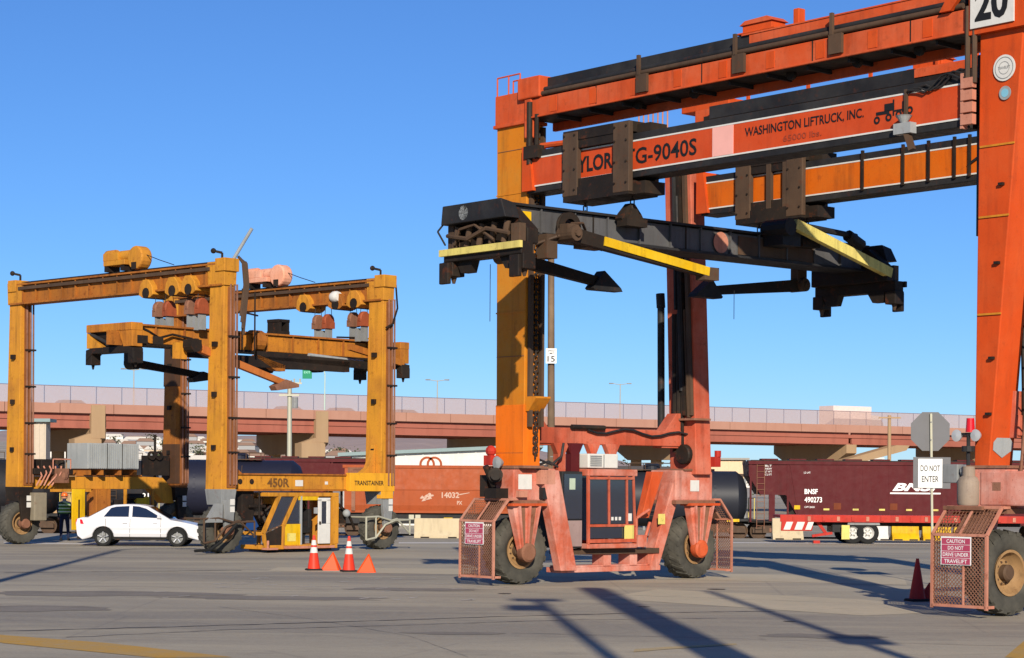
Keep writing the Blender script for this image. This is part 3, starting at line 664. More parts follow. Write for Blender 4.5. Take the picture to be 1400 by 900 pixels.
# top girders
def girder(y0, s):
    """s = +1: outer (pipe) side faces -y"""
    Y = lambda a, b: (min(y0 + s * a, y0 + s * b), max(y0 + s * a, y0 + s * b))
    bx = lambda m, x0, x1, a, b, z0, z1: m.box(x0, x1, *Y(a, b), z0, z1)
    g_ = obj('top_girder', bx(bx(bx(MB(), .66, 13.1, -.32, .52, 10.56, 10.97), .66, 13.1, .50, .60, 10.36, 10.56), .9, 12.9, -.36, -.30, 10.53, 10.57), ORANGE, oc, bevel=.012)
    obj('top_tray', bx(MB(), 1.2, 7.4, -.15, .55, 11.12, 11.42), BLACKP, g_)
    obj('top_tray', bx(bx(MB(), 7.4, 13.0, -.18, .55, 11.22, 11.40), 7.2, 13.0, -.2, .5, 11.40, 11.43), ORANGE, g_)
    obj('underside_shade_plate', bx(bx(MB(), .7, 13.05, -.28, .48, 10.535, 10.556), 1.0, 12.9, .2, .54, 10.98, 11.2), GREASE, g_)  # dark plates paint in the shade under the girder and behind the pipes
    obj('hydraulic_pipe', MB().cyl((1.2, y0 - s * .22, 11.15), (12.8, y0 - s * .22, 11.15), .06, 10), BLACKP, g_, smooth=True)
    obj('hydraulic_pipe', MB().cyl((1.2, y0 - s * .3, 11.05), (12.8, y0 - s * .3, 11.05), .055, 10), BROWNS, g_, smooth=True)
    obj('hydraulic_pipe', MB().cyl((1.2, y0 - s * .18, 11.02), (12.8, y0 - s * .18, 11.02), .045, 10), BLACKP, g_, smooth=True)
    for x in (4.35, 7.15, 9.7):
        obj('pipe_bracket', bx(bx(MB(), x, x + .07, -.4, -.33, 10.98, 11.42), x - .02, x + .3, -.4, -.325, 10.62, 11.0), BROWNS, g_)
    for x in [1.6 + k * 1.05 for k in range(11)]: obj('underside_rib', bx(MB(), x, x + .05, -.2, .5, 10.46, 10.55), BLACKP, g_)
    for x in [1.5 + k * 1.3 for k in range(9)]: obj('splice_plate', bx(MB(), x, x + .22, -.332, -.32, 10.6, 10.93), ORANGE2, g_)
    for x in (3.0, 6.2, 9.2, 11.6): obj('weld_seam', bx(MB(), x, x + .025, -.328, -.32, 10.56, 10.97), GREASE, g_)
    for x in (3.9, 5.6, 8.3, 10.0, 11.5):
        obj('sprocket', MB().cyl((x, y0 + .05, 10.5), (x, y0 + .13, 10.5), .11, 12), GREASE, g_)
    obj('valve_block', bx(bx(bx(MB(), 7.15, 7.95, -.12, .3, 11.43, 11.62), 7.05, 8.1, -.2, .4, 11.43, 11.47), 8.5, 8.65, -.1, .1, 11.43, 11.75), ORANGE2, g_, bevel=.02)
    obj('valve_cover', MB().prism([(7.1, 11.62), (8.0, 11.62), (7.85, 11.72), (7.25, 11.70)], 'y', *Y(-.16, .34)), ORANGE, g_)
    obj('girder_end', bx(bx(MB(), .46, 1.22, -.40, .30, 10.98, 11.46), .66, .9, -.36, -.2, 10.1, 11.0), ORANGE, g_, bevel=.03)
    obj('girder_bracket', MB().prism([(12.35, 10.98), (12.6, 10.98), (12.95, 11.35), (12.95, 11.55), (12.7, 11.5), (12.5, 11.2)], 'y', *Y(-.42, -.33)), ORANGE2, g_)
    return g_
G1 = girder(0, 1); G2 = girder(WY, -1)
rp = MB()
for x in (2.32, 4.2, 6.04, 7.9): obj('rail_post', MB().box(x - .035, x + .035, WY - .42, WY - .35, 10.9, 11.85), ORANGE2, G2)
obj('grease_box', MB().box(.0, 1.6, WY - .3, WY + .3, 11.42, 11.62).box(.5, .9, WY - .3, WY + .1, 11.6, 11.85), ORANGE2, G2, bevel=.02)
rl = MB()
for y in (-.26, .22):
    for x in (-.40, .0, .4): rl.cyl((x, y, 11.2), (x, y, 11.62), .018, 6)
rl.tube([(-.4, -.26, 11.62), (.4, -.26, 11.62)], .018).tube([(-.4, .22, 11.62), (.4, .22, 11.62)], .018)
obj('hand_rail', rl, ORANGE, oc)
rl = MB()
for k in range(7): rl.cyl((-1.5 + k * .17, WY - .3, 11.1), (-1.5 + k * .17, WY - .3, 11.75), .02, 6)
rl.tube([(-1.5, WY - .3, 11.75), (-.4, WY - .3, 11.75)], .022)
obj('hand_rail', rl, PINKF, oc)
# vertical lift posts between girder and lift beam at both ends
obj('lift_post', MB().cyl((.84, -.34, 9.5), (.84, -.34, 10.9), .07, 10).cyl((1.08, -.34, 9.6), (1.08, -.34, 10.6), .05, 8).box(.72, 1.2, -.42, -.22, 9.62, 9.9), GREASE, oc)
obj('lift_post', MB().cyl((12.95, -.36, 9.6), (12.95, -.36, 11.0), .05, 8).cyl((13.1, -.36, 9.6), (13.1, -.36, 11.0), .05, 8), BROWNS, oc)
gb = MB()
for k in range(4): gb.box(12.84, 13.1, -.42, -.30, 8.86 + k * .22, 9.04 + k * .22)
obj('guide_roller_block', gb.box(12.82, 12.88, -.4, -.26, 8.8, 9.8), PINKF, oc)
obj('cross_pipe', MB().cyl((.6, .1, 9.98), (3.0, .1, 9.9), .07, 8), ORANGE, oc)

# lifting beams
NEARP = paint('lettered_orange_panel', S(194, 70, 30), S(204, 92, 56), .5, .15, .22, .45, seed=41)
FARP = paint('weathered_amber_panel', S(204, 96, 18), S(198, 112, 38), .5, .3, .45, .5, seed=42)
def lift_beam(y0, pan):
    b_ = obj('lifting_beam', MB().box(.70, 12.8, y0 - .29, y0 + .29, 8.85, 9.80), BLACKP, oc, bevel=.02)
    for sg in (-1, 1):
        y = y0 + sg * .29
        obj('side_panel', MB().box(.78, 12.78, min(y, y + sg * .012), max(y, y + sg * .012), 9.015, 9.615), pan, b_)
        st = MB()
        for z in (8.985, 9.615): st.box(.78, 12.78, min(y, y + sg * .02), max(y, y + sg * .02), z, z + .032)
        obj('white_stripe', st, WHITE, b_)
    obj('beam_end', MB().frus((.62, 1.0, y0 - .38, y0 + .38), 8.9, (.62, .84, y0 - .38, y0 + .38), 9.9), ORANGE2, b_)
    return b_
B1 = lift_beam(0, NEARP); B2 = lift_beam(WY - .01, FARP)
yy = -.312
def lettering(s, x0, x1, z0, z1, mat=BLACKT, bold=.02, sh=0.0, par=B1, nm='lettering'):
    return obj(nm, text_mb(s, x0, z0, x1 - x0, z1 - z0, yy, bold=bold, shear=sh), mat, par)
lettering('TAYLOR', 1.90, 3.54, 9.13, 9.48, bold=.03)
lettering('TG-9040S', 3.92, 6.07, 9.12, 9.47, bold=.015)
obj('white_patch', MB().box(6.52, 7.10, -.316, -.30, 9.02, 9.61), PINKT, B1)
lettering('WASHINGTON LIFTRUCK, INC.', 7.42, 10.50, 9.29, 9.50, bold=.015)
lettering('65000 lbs.', 8.45, 9.45, 9.10, 9.22, FADET, bold=.012)
lg = MB()                                                # little lift truck emblem in black
for x, z in ((10.82, 9.22), (11.1, 9.24), (11.34, 9.27), (11.6, 9.31)): lg.lathe([(.035, 0), (.075, 0)], (x, yy, z), 'y', 14)
lg.box(10.8, 11.12, yy - .001, yy, 9.31, 9.37).box(11.0, 11.2, yy - .001, yy, 9.36, 9.5).box(11.2, 11.235, yy - .001, yy, 9.26, 9.56).box(11.24, 11.42, yy - .001, yy, 9.33, 9.36).box(11.42, 11.45, yy - .001, yy, 9.3, 9.5)
obj('lift_truck_emblem', lg, BLACKT, B1)
vs = MB()
for x in (5.75, 6.9, 7.6, 8.3, 8.7, 9.4): obj('vertical_strap', MB().box(x, x + .06, WY - .36, WY - .30, 8.95, 9.85), GREASE, B2)
obj('hydraulic_hose', MB().tube([(8.7, WY - .34, 9.2), (9.3, WY - .35, 9.5), (9.9, WY - .34, 9.75)], .03), BLACKP, B2)
obj('floodlight', MB().lathe([(.06, -.12), (.14, 0), (.16, .02), (.001, .03)], (11.55, -.42, 9.18), 'z', 14).box(11.35, 11.75, -.48, -.3, 8.86, 9.06), LGREY, B1)
obj('light_bracket', MB().bar((11.6, -.4, 8.9), (11.72, -.38, 8.55), .12, .1).box(11.5, 11.56, -.36, -.3, 9.15, 9.7), BROWNS, B1)
hz = MB()
for q in range(3): hz.tube([(11.6 + .13 * k, -.34 - .02 * q, 9.62 + .10 * math.sin(k * .9 + q) * (.5 if k < 3 else 1) + .02 * k) for k in range(11)], .02)
obj('hydraulic_hose', hz, BLACKP, B1)

# carriages riding on the lifting beams, with hoist chains
def carriage(y0, xl, wins):
    c = obj('beam_carriage', MB().box(xl, xl + .48, y0 - .46, y0 - .33, 8.62, 10.02), BROWNS, oc, bevel=.015)
    obj('carriage_plate', MB().box(xl + 1.62, xl + 2.12, y0 - .46, y0 - .33, 8.55, 10.05), BROWNS, c, bevel=.015)
    for q in (xl + .06, xl + .40, xl + 1.68, xl + 2.04):
        for z in (8.75, 9.2, 9.65, 9.95): obj('bolt', MB().cyl((q, y0 - .485, z), (q, y0 - .46, z), .025, 6), GREASE, c)
    obj('carriage_rear', MB().box(xl, xl + 2.12, y0 + .33, y0 + .44, 8.6, 10.0), BROWNS, c)
    obj('carriage_top', MB().box(xl + .0, xl + 2.1, y0 - .44, y0 + .44, 9.84, 10.06).box(xl + .48, xl + 1.62, y0 - .42, y0 - .34, 9.66, 9.84).box(xl + 2.1, xl + 2.5, y0 - .2, y0 + .3, 9.82, 10.0), GREASE, c)
    obj('carriage_base', MB().box(xl + .02, xl + 2.1, y0 - .45, y0 + .43, 8.50, 8.80).box(xl + .48, xl + 1.62, y0 - .42, y0 - .34, 8.8, 8.99).box(xl + 2.1, xl + 2.45, y0 - .3, y0 + .3, 8.5, 8.76), GREASE, c)
    if wins: obj('window_bar', MB().box(xl + .98, xl + 1.12, y0 - .44, y0 - .34, 8.8, 9.84).box(xl + 1.5, xl + 1.62, y0 - .45, y0 - .34, 8.8, 9.84), BROWNS, c)
    for x in (2.34, 3.84):
        obj('hoist_chain', MB().chain((x, y0, 8.55), (x, y0, 8.12), .13, .028), GREASE, c)
    return c
carriage(0, 2.08, False); carriage(WY, 1.98, True)

# running gear: sockets, struts, forks and guards
def side_frame(x0, cab):
    def O(m): return m.off((x0, 0, 0))
    for y0, s in ((0, 1), (WY, -1)):
        Y = lambda v: y0 + s * v
        sk = MB().box(-.42, .46, min(Y(-.42), Y(.86)), max(Y(-.42), Y(.86)), 1.92, 2.66)
        o = obj('leg_socket', O(sk), SALMON, oc, bevel=.03)
        obj('socket_plate', O(MB().box(-.48, .52, min(Y(-.46), Y(.9)), max(Y(-.46), Y(.9)), 1.84, 1.93).box(-.46, .5, min(Y(-.45), Y(.6)), max(Y(-.45), Y(.6)), 2.65, 2.70)), RUST, o)
        # hollow sloping strut
        wy, xx = (.5, (.34, .60)) if s > 0 else (.32, (.0, .30))
        if s > 0: obj('strut', O(MB().hexa([(.34, Y(.92), .30), (.60, Y(.92), .30), (.60, Y(1.42), .30), (.34, Y(1.42), .30)], [(.34, Y(.30), 2.62), (.62, Y(.30), 2.62), (.62, Y(.82), 2.62), (.34, Y(.82), 2.62)])), SALMON, oc, bevel=.02)
        st = MB().hexa([(xx[0], Y(1.25), .30), (xx[1], Y(1.25), .30), (xx[1], Y(1.25 + wy), .30), (xx[0], Y(1.25 + wy), .30)], [(xx[0] - .06, Y(.45), 2.62), (xx[1] + .1, Y(.45), 2.62), (xx[1] + .1, Y(.45 + wy), 2.62), (xx[0] - .06, Y(.45 + wy), 2.62)])
        if s < 0: obj('inner_strut', O(MB().hexa([(.0, Y(1.5), 1.5), (.2, Y(1.5), 1.5), (.2, Y(1.75), 1.5), (.0, Y(1.75), 1.5)], [(.0, Y(1.05), 2.62), (.24, Y(1.05), 2.62), (.24, Y(1.42), 2.62), (.0, Y(1.42), 2.62)])), ORANGE, oc, bevel=.015)
        if s < 0: obj('strut', O(st), SALMON, oc, bevel=.02)
        # fork on the inner side of the wheel, tapering to the hub
        sx = 1 if x0 < 5 else -1
        fk = MB().hexa([(sx * .33, Y(-.16), .62), (sx * .33, Y(.16), .62), (sx * .46, Y(.14), .62), (sx * .46, Y(-.14), .62)], [(sx * .28, Y(-.50), 1.86), (sx * .28, Y(.42), 1.86), (sx * .52, Y(.40), 1.86), (sx * .52, Y(-.48), 1.86)])
        f = obj('wheel_fork', O(fk), SALMON, oc, bevel=.02)
        rb = MB()
        for q in (-.34, -.02, .28): rb.hexa([(sx * .46, Y(q * .4 - .02), .7), (sx * .46, Y(q * .4 + .02), .7), (sx * .50, Y(q * .4 + .02), .7), (sx * .50, Y(q * .4 - .02), .7)], [(sx * .52, Y(q - .03), 1.84), (sx * .52, Y(q + .03), 1.84), (sx * .60, Y(q + .03), 1.84), (sx * .60, Y(q - .03), 1.84)])
        obj('fork_rib', O(rb), SALMON, f)
        for q in (-.2, .14): obj('fork_groove', O(MB().hexa([(sx * .455, Y(q * .5 - .03), .85), (sx * .455, Y(q * .5 + .03), .85), (sx * .478, Y(q * .5 + .03), .85), (sx * .478, Y(q * .5 - .03), .85)], [(sx * .50, Y(q - .07), 1.80), (sx * .50, Y(q + .07), 1.80), (sx * .532, Y(q + .07), 1.80), (sx * .532, Y(q - .07), 1.80)])), RUST, f)
        obj('fork_cap', O(MB().box(min(sx * .24, sx * .6), max(sx * .24, sx * .6), min(Y(-.56), Y(.48)), max(Y(-.56), Y(.48)), 1.80, 1.86)), ORANGE, f)
        obj('axle_hub', O(MB().lathe([(.001, -.12), (.20, -.12), (.22, -.06), (.22, .08), (.17, .12), (.001, .12)], (sx * .44, Y(0), .74), 'x', 18)), ORANGE if s < 0 else RUST, f, smooth=True)
        obj('fender', O(MB().prism([(Y(-.9), 1.5), (Y(-.55), 1.86), (Y(-.5), 1.86), (Y(-.85), 1.47)], 'x', -.3, .3)), RUST, oc)
    obj('lower_rail', O(MB().box(-.24, .30, 1.2, WY - 1.2, .24, .36).box(-.22, .28, 1.3, WY - 1.3, .36, .40)), SALMON, oc, bevel=.01)
    obj('lower_rail', O(MB().box(-.24, .36, 1.3, WY - 1.3, .66, .78)), BROWNS, oc)
    for y in (1.45, 2.65, WY - 2.1, WY - 1.5): obj('rail_stanchion', O(MB().box(-.1, .3, y - .12, y + .12, .38, .68)), SALMON, oc)
    obj('tie_beam', O(MB().box(-.2, .22, .28, WY - .28, 3.24, 3.62)), SUNF, oc, bevel=.02)
    for y0, s in ((.22, 1), (WY - .3, -1)):
        obj('gusset', O(MB().prism([(y0, 3.2), (y0, 4.05), (y0 + s * .25, 4.05), (y0 + s * .75, 3.5), (y0 + s * .75, 3.2)], 'x', -.16, .18)), SUNF, oc, bevel=.01)
side_frame(0, True); side_frame(WX, False)
obj('hydraulic_hose', MB().tube([(.3, 2.0 + .3 * k, 3.58 - .07 * math.sin(k * 1.1) - .02 * k * .3) for k in range(12)], .028), BLACKP, oc)
obj('hydraulic_hose', MB().tube([(.28, 1.5 + .15 * k, 3.64) for k in range(8)], .06), GREASE, oc)
# white notice panels, lamps and engine bits on the sockets
obj('notice_panel', MB().box(.462, .472, -.28, .12, 2.18, 2.52), WHITE, oc)
obj('notice_panel', MB().box(.462, .472, 5.25, 5.55, 2.15, 2.42), WHITE, oc)
obj('notice_panel', MB().box(.35, .36, 4.27, 4.5, 1.35, 1.6), PALEY, oc)
obj('drive_motor', MB().cyl((-.1, -.5, 2.5), (.3, -.82, 2.5), .17, 14).cyl((.3, -.82, 2.5), (.4, -.9, 2.5), .12, 12).box(-.1, .3, -.8, -.44, 1.97, 2.2).box(-.4, -.15, -.7, -.44, 2.0, 2.5).cyl((.1, -.7, 2.25), (.1, -.95, 2.7), .07, 8), GREASE, oc)
obj('headlight', MB().lathe([(.06, .16), (.13, .05), (.15, 0), (.001, -.02)], (.1, -.62, 2.78), 'y', 14), LGREY, oc, smooth=True)
obj('red_lamp', MB().sphere((-.3, -.46, 3.05), .13, 10, 6).box(-.45, -.2, -.55, -.3, 2.72, 2.95), REDP, oc)
obj('red_lamp', MB().cyl((.7, WY + .35, 3.0), (.7, WY + .35, 3.15), .08, 10).box(.45, .75, WY + .2, WY + .4, 2.75, 3.0), REDP, oc)
pm_ = MB().tube([(.5, -.1, 2.7), (.52, .3, 2.86), (.5, .7, 2.75), (.5, 1.0, 2.95), (.45, 1.1, 3.25)], .03).tube([(.5, .2, 2.72), (.5, .6, 2.82), (.48, .9, 2.7)], .03)
obj('hydraulic_hose', pm_, BLACKP, oc)
obj('valve_block', MB().box(.44, .62, .25, .7, 2.3, 2.62).box(.44, .58, -.35, -.1, 2.0, 2.15), PINKF, oc)
obj('clutter_block', MB().box(.44, .6, .35, .85, 1.96, 2.22), BLACKP, oc)
# right-hand front leg: canister, lamps, beacon, number plate
obj('leg_box', MB().box(13.35, 14.5, -.44, -.02, 1.98, 2.60), SALMON, oc, bevel=.03)
obj('rust_patch', MB().box(13.62, 13.80, -.443, -.438, 2.25, 2.40), RUST, oc)
obj('air_canister', MB().lathe([(.001, 0), (.19, 0), (.21, .04), (.21, .42), (.17, .5), (.12, .53), (.12, .70), (.001, .70)], (13.12, -.46, 1.98), 'z', 16), paint('dusty_canister', S(150, 134, 118), S(120, 110, 104), .6, .3, .4, .6, seed=44), oc, smooth=True)
obj('canister_shelf', MB().box(12.75, 13.6, -.72, -.2, 1.90, 1.97), RUST, oc)
obj('grey_motor_box', MB().box(12.55, 12.9, -.5, -.1, 2.38, 2.72).cyl((12.95, -.4, 2.6), (13.05, -.4, 2.6), .12, 10), GREY, oc, bevel=.02)
obj('lamp_post', MB().cyl((13.06, -.4, 2.5), (13.06, -.4, 3.28), .035, 8).box(12.8, 13.3, -.43, -.37, 3.24, 3.29).cyl((13.06, -.4, 2.95), (13.06, -.4, 3.05), .12, 10), BLACKP, oc)
for x in (12.82, 13.24): obj('headlight', MB().lathe([(.05, .12), (.1, .04), (.11, 0), (.001, -.015)], (x, -.44, 3.24), 'y', 14), LENS, oc, smooth=True)
obj('beacon', MB().cyl((13.1, -.4, 3.3), (13.1, -.4, 3.55), .085, 12, .07), TAILR, oc, smooth=True)
npl = obj('number_plate', MB().box(13.06, 14.0, -.44, -.41, 10.56, 11.36), WHITE, oc)
obj('numeral', text_mb('20', 13.16, 10.66, .72, .62, -.443, bold=.035), BLACKT, npl)
obj('plate_backing', MB().box(13.0, 14.3, -.40, -.28, 10.46, 11.7), ORANGE2, oc)

# wheel guard cages
MESHM = None
def cage(x0, y0, s, sign):
    """guard ahead of a wheel; s = -1 front (-y) side"""
    F = lambda v: y0 + s * v
    fr = MB(); xa, xb = x0 - .66, x0 + .52; t_ = .05
    for x in (xa, xb): fr.bar((x, F(1.05), .15), (x, F(1.05), 1.46), t_, t_).bar((x, F(1.05), 1.46), (x, F(.62), 1.95), t_, t_).bar((x, F(1.05), .2), (x, F(.85 if x > x0 else .6), .2), t_, t_).bar((x, F(.62), 1.95), (x, F(.4), 1.95), t_, t_)
    for z, f in ((.2, 1.05), (1.46, 1.05), (1.95, .62)): fr.bar((xa, F(f), z), (xb, F(f), z), t_, t_)
    fr.bar(((xa + xb) / 2 + .1, F(1.05), .2), ((xa + xb) / 2 + .1, F(1.05), 1.46), .04, .03).bar(((xa + xb) / 2, F(1.05), 1.46), ((xa + xb) / 2, F(.62), 1.95), .04, .03)
    c = obj('wheel_guard', fr, PINKF, oc)
    em = MB(); st = .075
    n = int((xb - xa + 1.26) / st)
    for k in range(n):                                   # expanded metal: two crossing sets of thin strands, front panel
        for d in (-1, 1):
            u0 = k * st - 1.26; a, b_ = 0.0, 1.26
            p = [(u0, 0.0), (u0 + 1.26, 1.26)]
            x_0, x_1 = max(0, p[0][0]), min(xb - xa, p[1][0])
            if x_1 - x_0 < .02: continue
            z_0, z_1 = x_0 - u0, x_1 - u0
            X = (lambda q: xa + q) if d > 0 else (lambda q: xb - q)
            em.bar((X(x_0), F(1.05), .2 + z_0), (X(x_1), F(1.05), .2 + z_1), .011, .011)
    for k in range(16):
        x = xa + (xb - xa) * (k + .5) / 16; em.bar((x, F(1.05), 1.46), (x, F(.62), 1.95), .010, .010)
    for k in range(9):
        q = (k + .5) / 9; em.bar((xa, F(1.05 - .43 * q), 1.46 + .49 * q), (xb, F(1.05 - .43 * q), 1.46 + .49 * q), .010, .010)
    for k in range(7):
        for x in (xa,): em.bar((x, F(1.05 - .07 * k), .2), (x, F(1.05 - .07 * k), 1.46 + .49 * min(1, .07 * k / .43)), .010, .010)
    o = obj('expanded_mesh', em, RUST, c); o['kind'] = 'stuff'
    if sign:
        y = F(1.09); xs = xa + .22
        sgn = obj('warning_sign', MB().box(xs, xs + .66, y - .006, y, .93, 1.43), SIGNW, c)
        for q, (s_, w_) in enumerate((('CAUTION', .4), ('DO NOT', .34), ('DRIVE UNDER', .56), ('TRAVELIFT', .5))):
            z = 1.305 - q * .118
            obj('sign_band', MB().box(xs + .02, xs + .64, y - .009, y - .006, z - .012, z + .098), MARKR, sgn)
            obj('lettering', text_mb(s_, xs + .33 - w_ / 2, z + .01, w_, .066, y - .012, bold=.01), SIGNW, sgn)
    return c
cage(0, .0, -1, True); cage(WX, .0, -1, True); cage(0, WY, 1, False); cage(WX, WY, 1, False)

# operator cab slung on the left side frame
cb = obj('cab', MB().box(-.62, .60, 1.74, 3.34, .80, .92).box(-.62, -.5, 1.74, 3.3, .9, 1.2), SALMON, oc, bevel=.02)
obj('cab_roof', MB().box(-.62, .62, 1.72, 3.32, 2.50, 2.66), SALMON, cb, bevel=.02)
for y in (1.78, 2.5, 3.26): obj('cab_post', MB().box(-.6, -.52, y - .04, y + .04, 1.2, 2.5), ORANGE, cb)
obj('window_pane', MB().box(-.57, -.56, 1.82, 3.22, 1.2, 2.5), GLASS, cb)
obj('control_console', MB().box(.1, .45, 1.9, 2.3, .92, 1.45).bar((.2, 2.7, 1.0), (.35, 2.75, 1.7), .08, .08), REDP, cb, bevel=.02)
def cpost(p0, p1, t_=.07): obj('cab_post', MB().bar(p0, p1, t_ * .85, t_ * .85), SUNF, cb)
cpost((.58, 1.78, .9), (.58, 1.76, 2.52)); cpost((.58, 3.28, .9), (.58, 3.20, 2.52)); cpost((.60, 2.42, 1.36), (.60, 2.40, 2.5), .05)
cpost((.60, 1.78, 1.34), (.60, 3.28, 1.34)); cpost((-.55, 3.28, .9), (-.55, 3.2, 2.52)); cpost((.6, 1.78, .98), (.6, 3.28, .98), .1); cpost((.6, 1.76, 2.45), (.6, 3.2, 2.45)); cpost((.6, 3.0, 1.36), (.6, 2.98, 2.5), .05)
obj('window_pane', MB().box(.575, .585, 1.8, 2.40, 1.38, 2.44), GLASS, cb); obj('window_pane', MB().box(.575, .585, 2.43, 2.97, 1.38, 2.44), GLASS, cb); obj('window_pane', MB().box(.575, .585, 3.0, 3.26, 1.38, 2.44), GLASS, cb)
obj('window_pane', MB().box(.575, .585, 1.82, 3.26, 1.04, 1.32), GLASS, cb)
obj('window_pane', MB().box(-.5, .56, 3.26, 3.27, 1.0, 2.46), GLASS, cb)
obj('window_pane', MB().box(-.5, .56, 1.755, 1.765, 1.0, 2.46), GLASS, cb)
seat = MB().box(-.35, .1, 2.2, 2.65, 1.0, 1.3).box(-.42, -.3, 2.2, 2.65, 1.3, 1.95)
obj('operator_seat', seat, BLACKP, cb, bevel=.03)
obj('front_panel', MB().box(.61, .63, 2.9, 3.2, 1.02, 1.34), PALEY, cb)
for y in (2.5, 2.62, 2.74): obj('switch_label', MB().box(.586, .592, y, y + .07, 1.46, 1.54), WHITE, cb)
obj('switch_label', MB().box(.588, .594, 3.02, 3.16, 1.44, 1.62), WHITE, cb)
cn = obj('cabinet', MB().box(-.5, .5, 1.02, 1.66, .82, 2.60), BLACKP, oc, bevel=.02)
obj('cabinet_door', MB().box(.5, .53, 1.06, 1.62, 1.5, 2.54), GLASS, cn)
obj('cabinet_panel', MB().box(.5, .53, 1.06, 1.62, .86, 1.46), paint('dusty_pink_panel', S(150, 128, 124), S(120, 100, 100), .6, .2, .4, .7, seed=46), cn)
obj('notice_panel', MB().box(.532, .536, 1.22, 1.40, 2.18, 2.44), paint('pale_green_notice', S(176, 190, 170), None, 0, .1, .2, .6, seed=47), cn)
ps = MB()
for y, wd in ((1.18, .11), (1.60, .13), (2.2, .07), (2.81, .10)):
    obj('hanger_post', MB().box(.12, .32, y - wd, y + wd, 2.6, 3.26).prism([(y - wd - .14, 3.26), (y + wd + .14, 3.26), (y + wd, 3.0), (y - wd, 3.0)], 'x', .14, .30), SUNF if y != 1.6 else MAROON, oc, bevel=.01)
ac = obj('air_conditioner', MB().box(-.3, .56, 1.78, 2.74, 2.68, 3.02), WHITE, oc, bevel=.03)
for k in range(6): obj('grille_slat', MB().box(.562, .575, 1.84, 2.2, 2.73 + k * .044, 2.755 + k * .044), GREY, ac)
obj('grille_slat', MB().box(.562, .575, 2.26, 2.28, 2.7, 3.0), GREY, ac)
obj('step_pipe', MB().tube([(.4, 3.5, .8), (.4, 3.5, 1.5), (.42, 3.9, 1.7)], .035).tube([(.4, 3.7, .8), (.4, 3.95, 1.4)], .04).box(.3, .5, 3.45, 3.75, .82, 1.1), SALMON, oc)

# ------------------------------------------------------------------ SPREADER hanging under the orange crane
spx, spy, spz = 3.15, 2.4, 6.5
cs, sn = math.cos(OCR), math.sin(OCR)
sp = thing('container_spreader', 'dark grey container spreader with yellow-edged arms hung under the orange crane', 'spreader', (OCX + spx * cs - spy * sn, OCY + spx * sn + spy * cs, spz), OCR)
def so_(name, m, mat, par=None, **k): return obj(name, m.off((-spx, -spy, -spz)), mat, par or sp, **k)
so_('main_beam', MB().hexa([(2.86, -3.2, 7.56), (3.55, -3.2, 7.56), (3.55, 8.1, 7.52), (2.86, 8.1, 7.52)], [(2.86, -3.3, 8.06), (3.55, -3.3, 8.06), (3.55, 8.2, 8.02), (2.86, 8.2, 8.02)]), SPRG, bevel=.02)
so_('beam_flange', MB().box(2.76, 3.65, -3.2, 8.1, 8.06, 8.11).box(2.76, 3.65, -3.0, 8.0, 7.48, 7.53), BLACKP)
so_('side_plate', MB().box(3.56, 3.575, 3.6, 6.2, 7.56, 7.98), BROWNS)
for y in [-2.4 + .95 * k for k in range(11)]: so_('stiffener', MB().box(3.55, 3.61, y, y + .03, 7.53, 8.06), SPRG)
so_('plate_seam', MB().box(3.556, 3.566, -.9, -.86, 7.55, 8.05), GREASE); so_('plate_seam', MB().box(3.556, 3.566, 1.9, 1.94, 7.55, 8.05), GREASE)
so_('oval_sticker', MB().lathe([(.001, 0), (.24, 0)], (3.60, 3.0, 7.78), 'x', 20), PINKF)
for yE, s in ((-3.3, -1), (8.1, 1)):
    E_ = lambda a, b: (min(yE + s * a, yE + s * b), max(yE + s * a, yE + s * b))
    eb = so_('end_frame', MB().prism([(1.95, 7.2), (4.35, 7.2), (4.35, 7.5), (3.75, 8.0), (2.1, 8.0), (1.95, 7.85)], 'y', *E_(-.18, .12)), GREASE, bevel=.02)
    so_('end_hood', MB().hexa([(2.0, E_(.1, .5)[0], 7.72), (4.1, E_(.1, .5)[0], 7.72), (4.1, E_(.1, .5)[1], 7.72), (2.0, E_(.1, .5)[1], 7.72)], [(2.05, E_(.1, .5)[0], 8.12), (3.95, E_(.1, .5)[0], 8.12), (3.95, E_(.1, .45)[1], 8.05), (2.05, E_(.1, .45)[1], 8.05)]), BLACKP, eb, bevel=.02)
    so_('cross_beam', MB().box(1.9, 4.42, *E_(.02, .34), 6.96, 7.22), GREASE, eb, bevel=.02)
    so_('bumper_bar', MB().box(1.84, 4.46, *E_(.34, .42), 7.08, 7.22), PALEY if s < 0 else GREASE, eb)
    cl = MB()
    for k in range(5): cl.cyl((2.2 + k * .4, yE + s * .28, 7.25), (2.2 + k * .4 + .12, yE + s * .28, 7.68), .07, 8)
    cl.tube([(2.1, yE + s * .4, 7.5), (2.8, yE + s * .42, 7.38), (3.4, yE + s * .42, 7.55), (4.1, yE + s * .4, 7.4)], .045)
    so_('hydraulic_fittings', cl.box(2.0, 2.18, *E_(.12, .3), 7.24, 7.72).box(4.05, 4.3, *E_(.12, .3), 7.24, 7.6).tube([(2.3, yE + s * .36, 7.3), (2.5, yE + s * .4, 7.6), (3.0, yE + s * .4, 7.66), (3.6, yE + s * .38, 7.3)], .03), BROWNS, eb)
    for x in (2.02, 4.30):
        tw = so_('twist_lock', MB().box(x - .16, x + .16, *E_(-.02, .32), 6.66, 6.98).box(x - .2, x + .1, *E_(.3, .4), 6.5, 6.95), GREASE, eb, bevel=.02)
        so_('lock_cone', MB().cyl((x, yE + s * .15, 6.66), (x, yE + s * .15, 6.52), .07, 8, .03), BROWNS, eb)
    for x in (2.42, 3.85): so_('guide_arm', MB().prism([(x - .28, 6.98), (x + .28, 6.98), (x + .18, 6.72), (x - .1, 6.72)], 'y', *E_(.0, .2)), GREASE, eb)
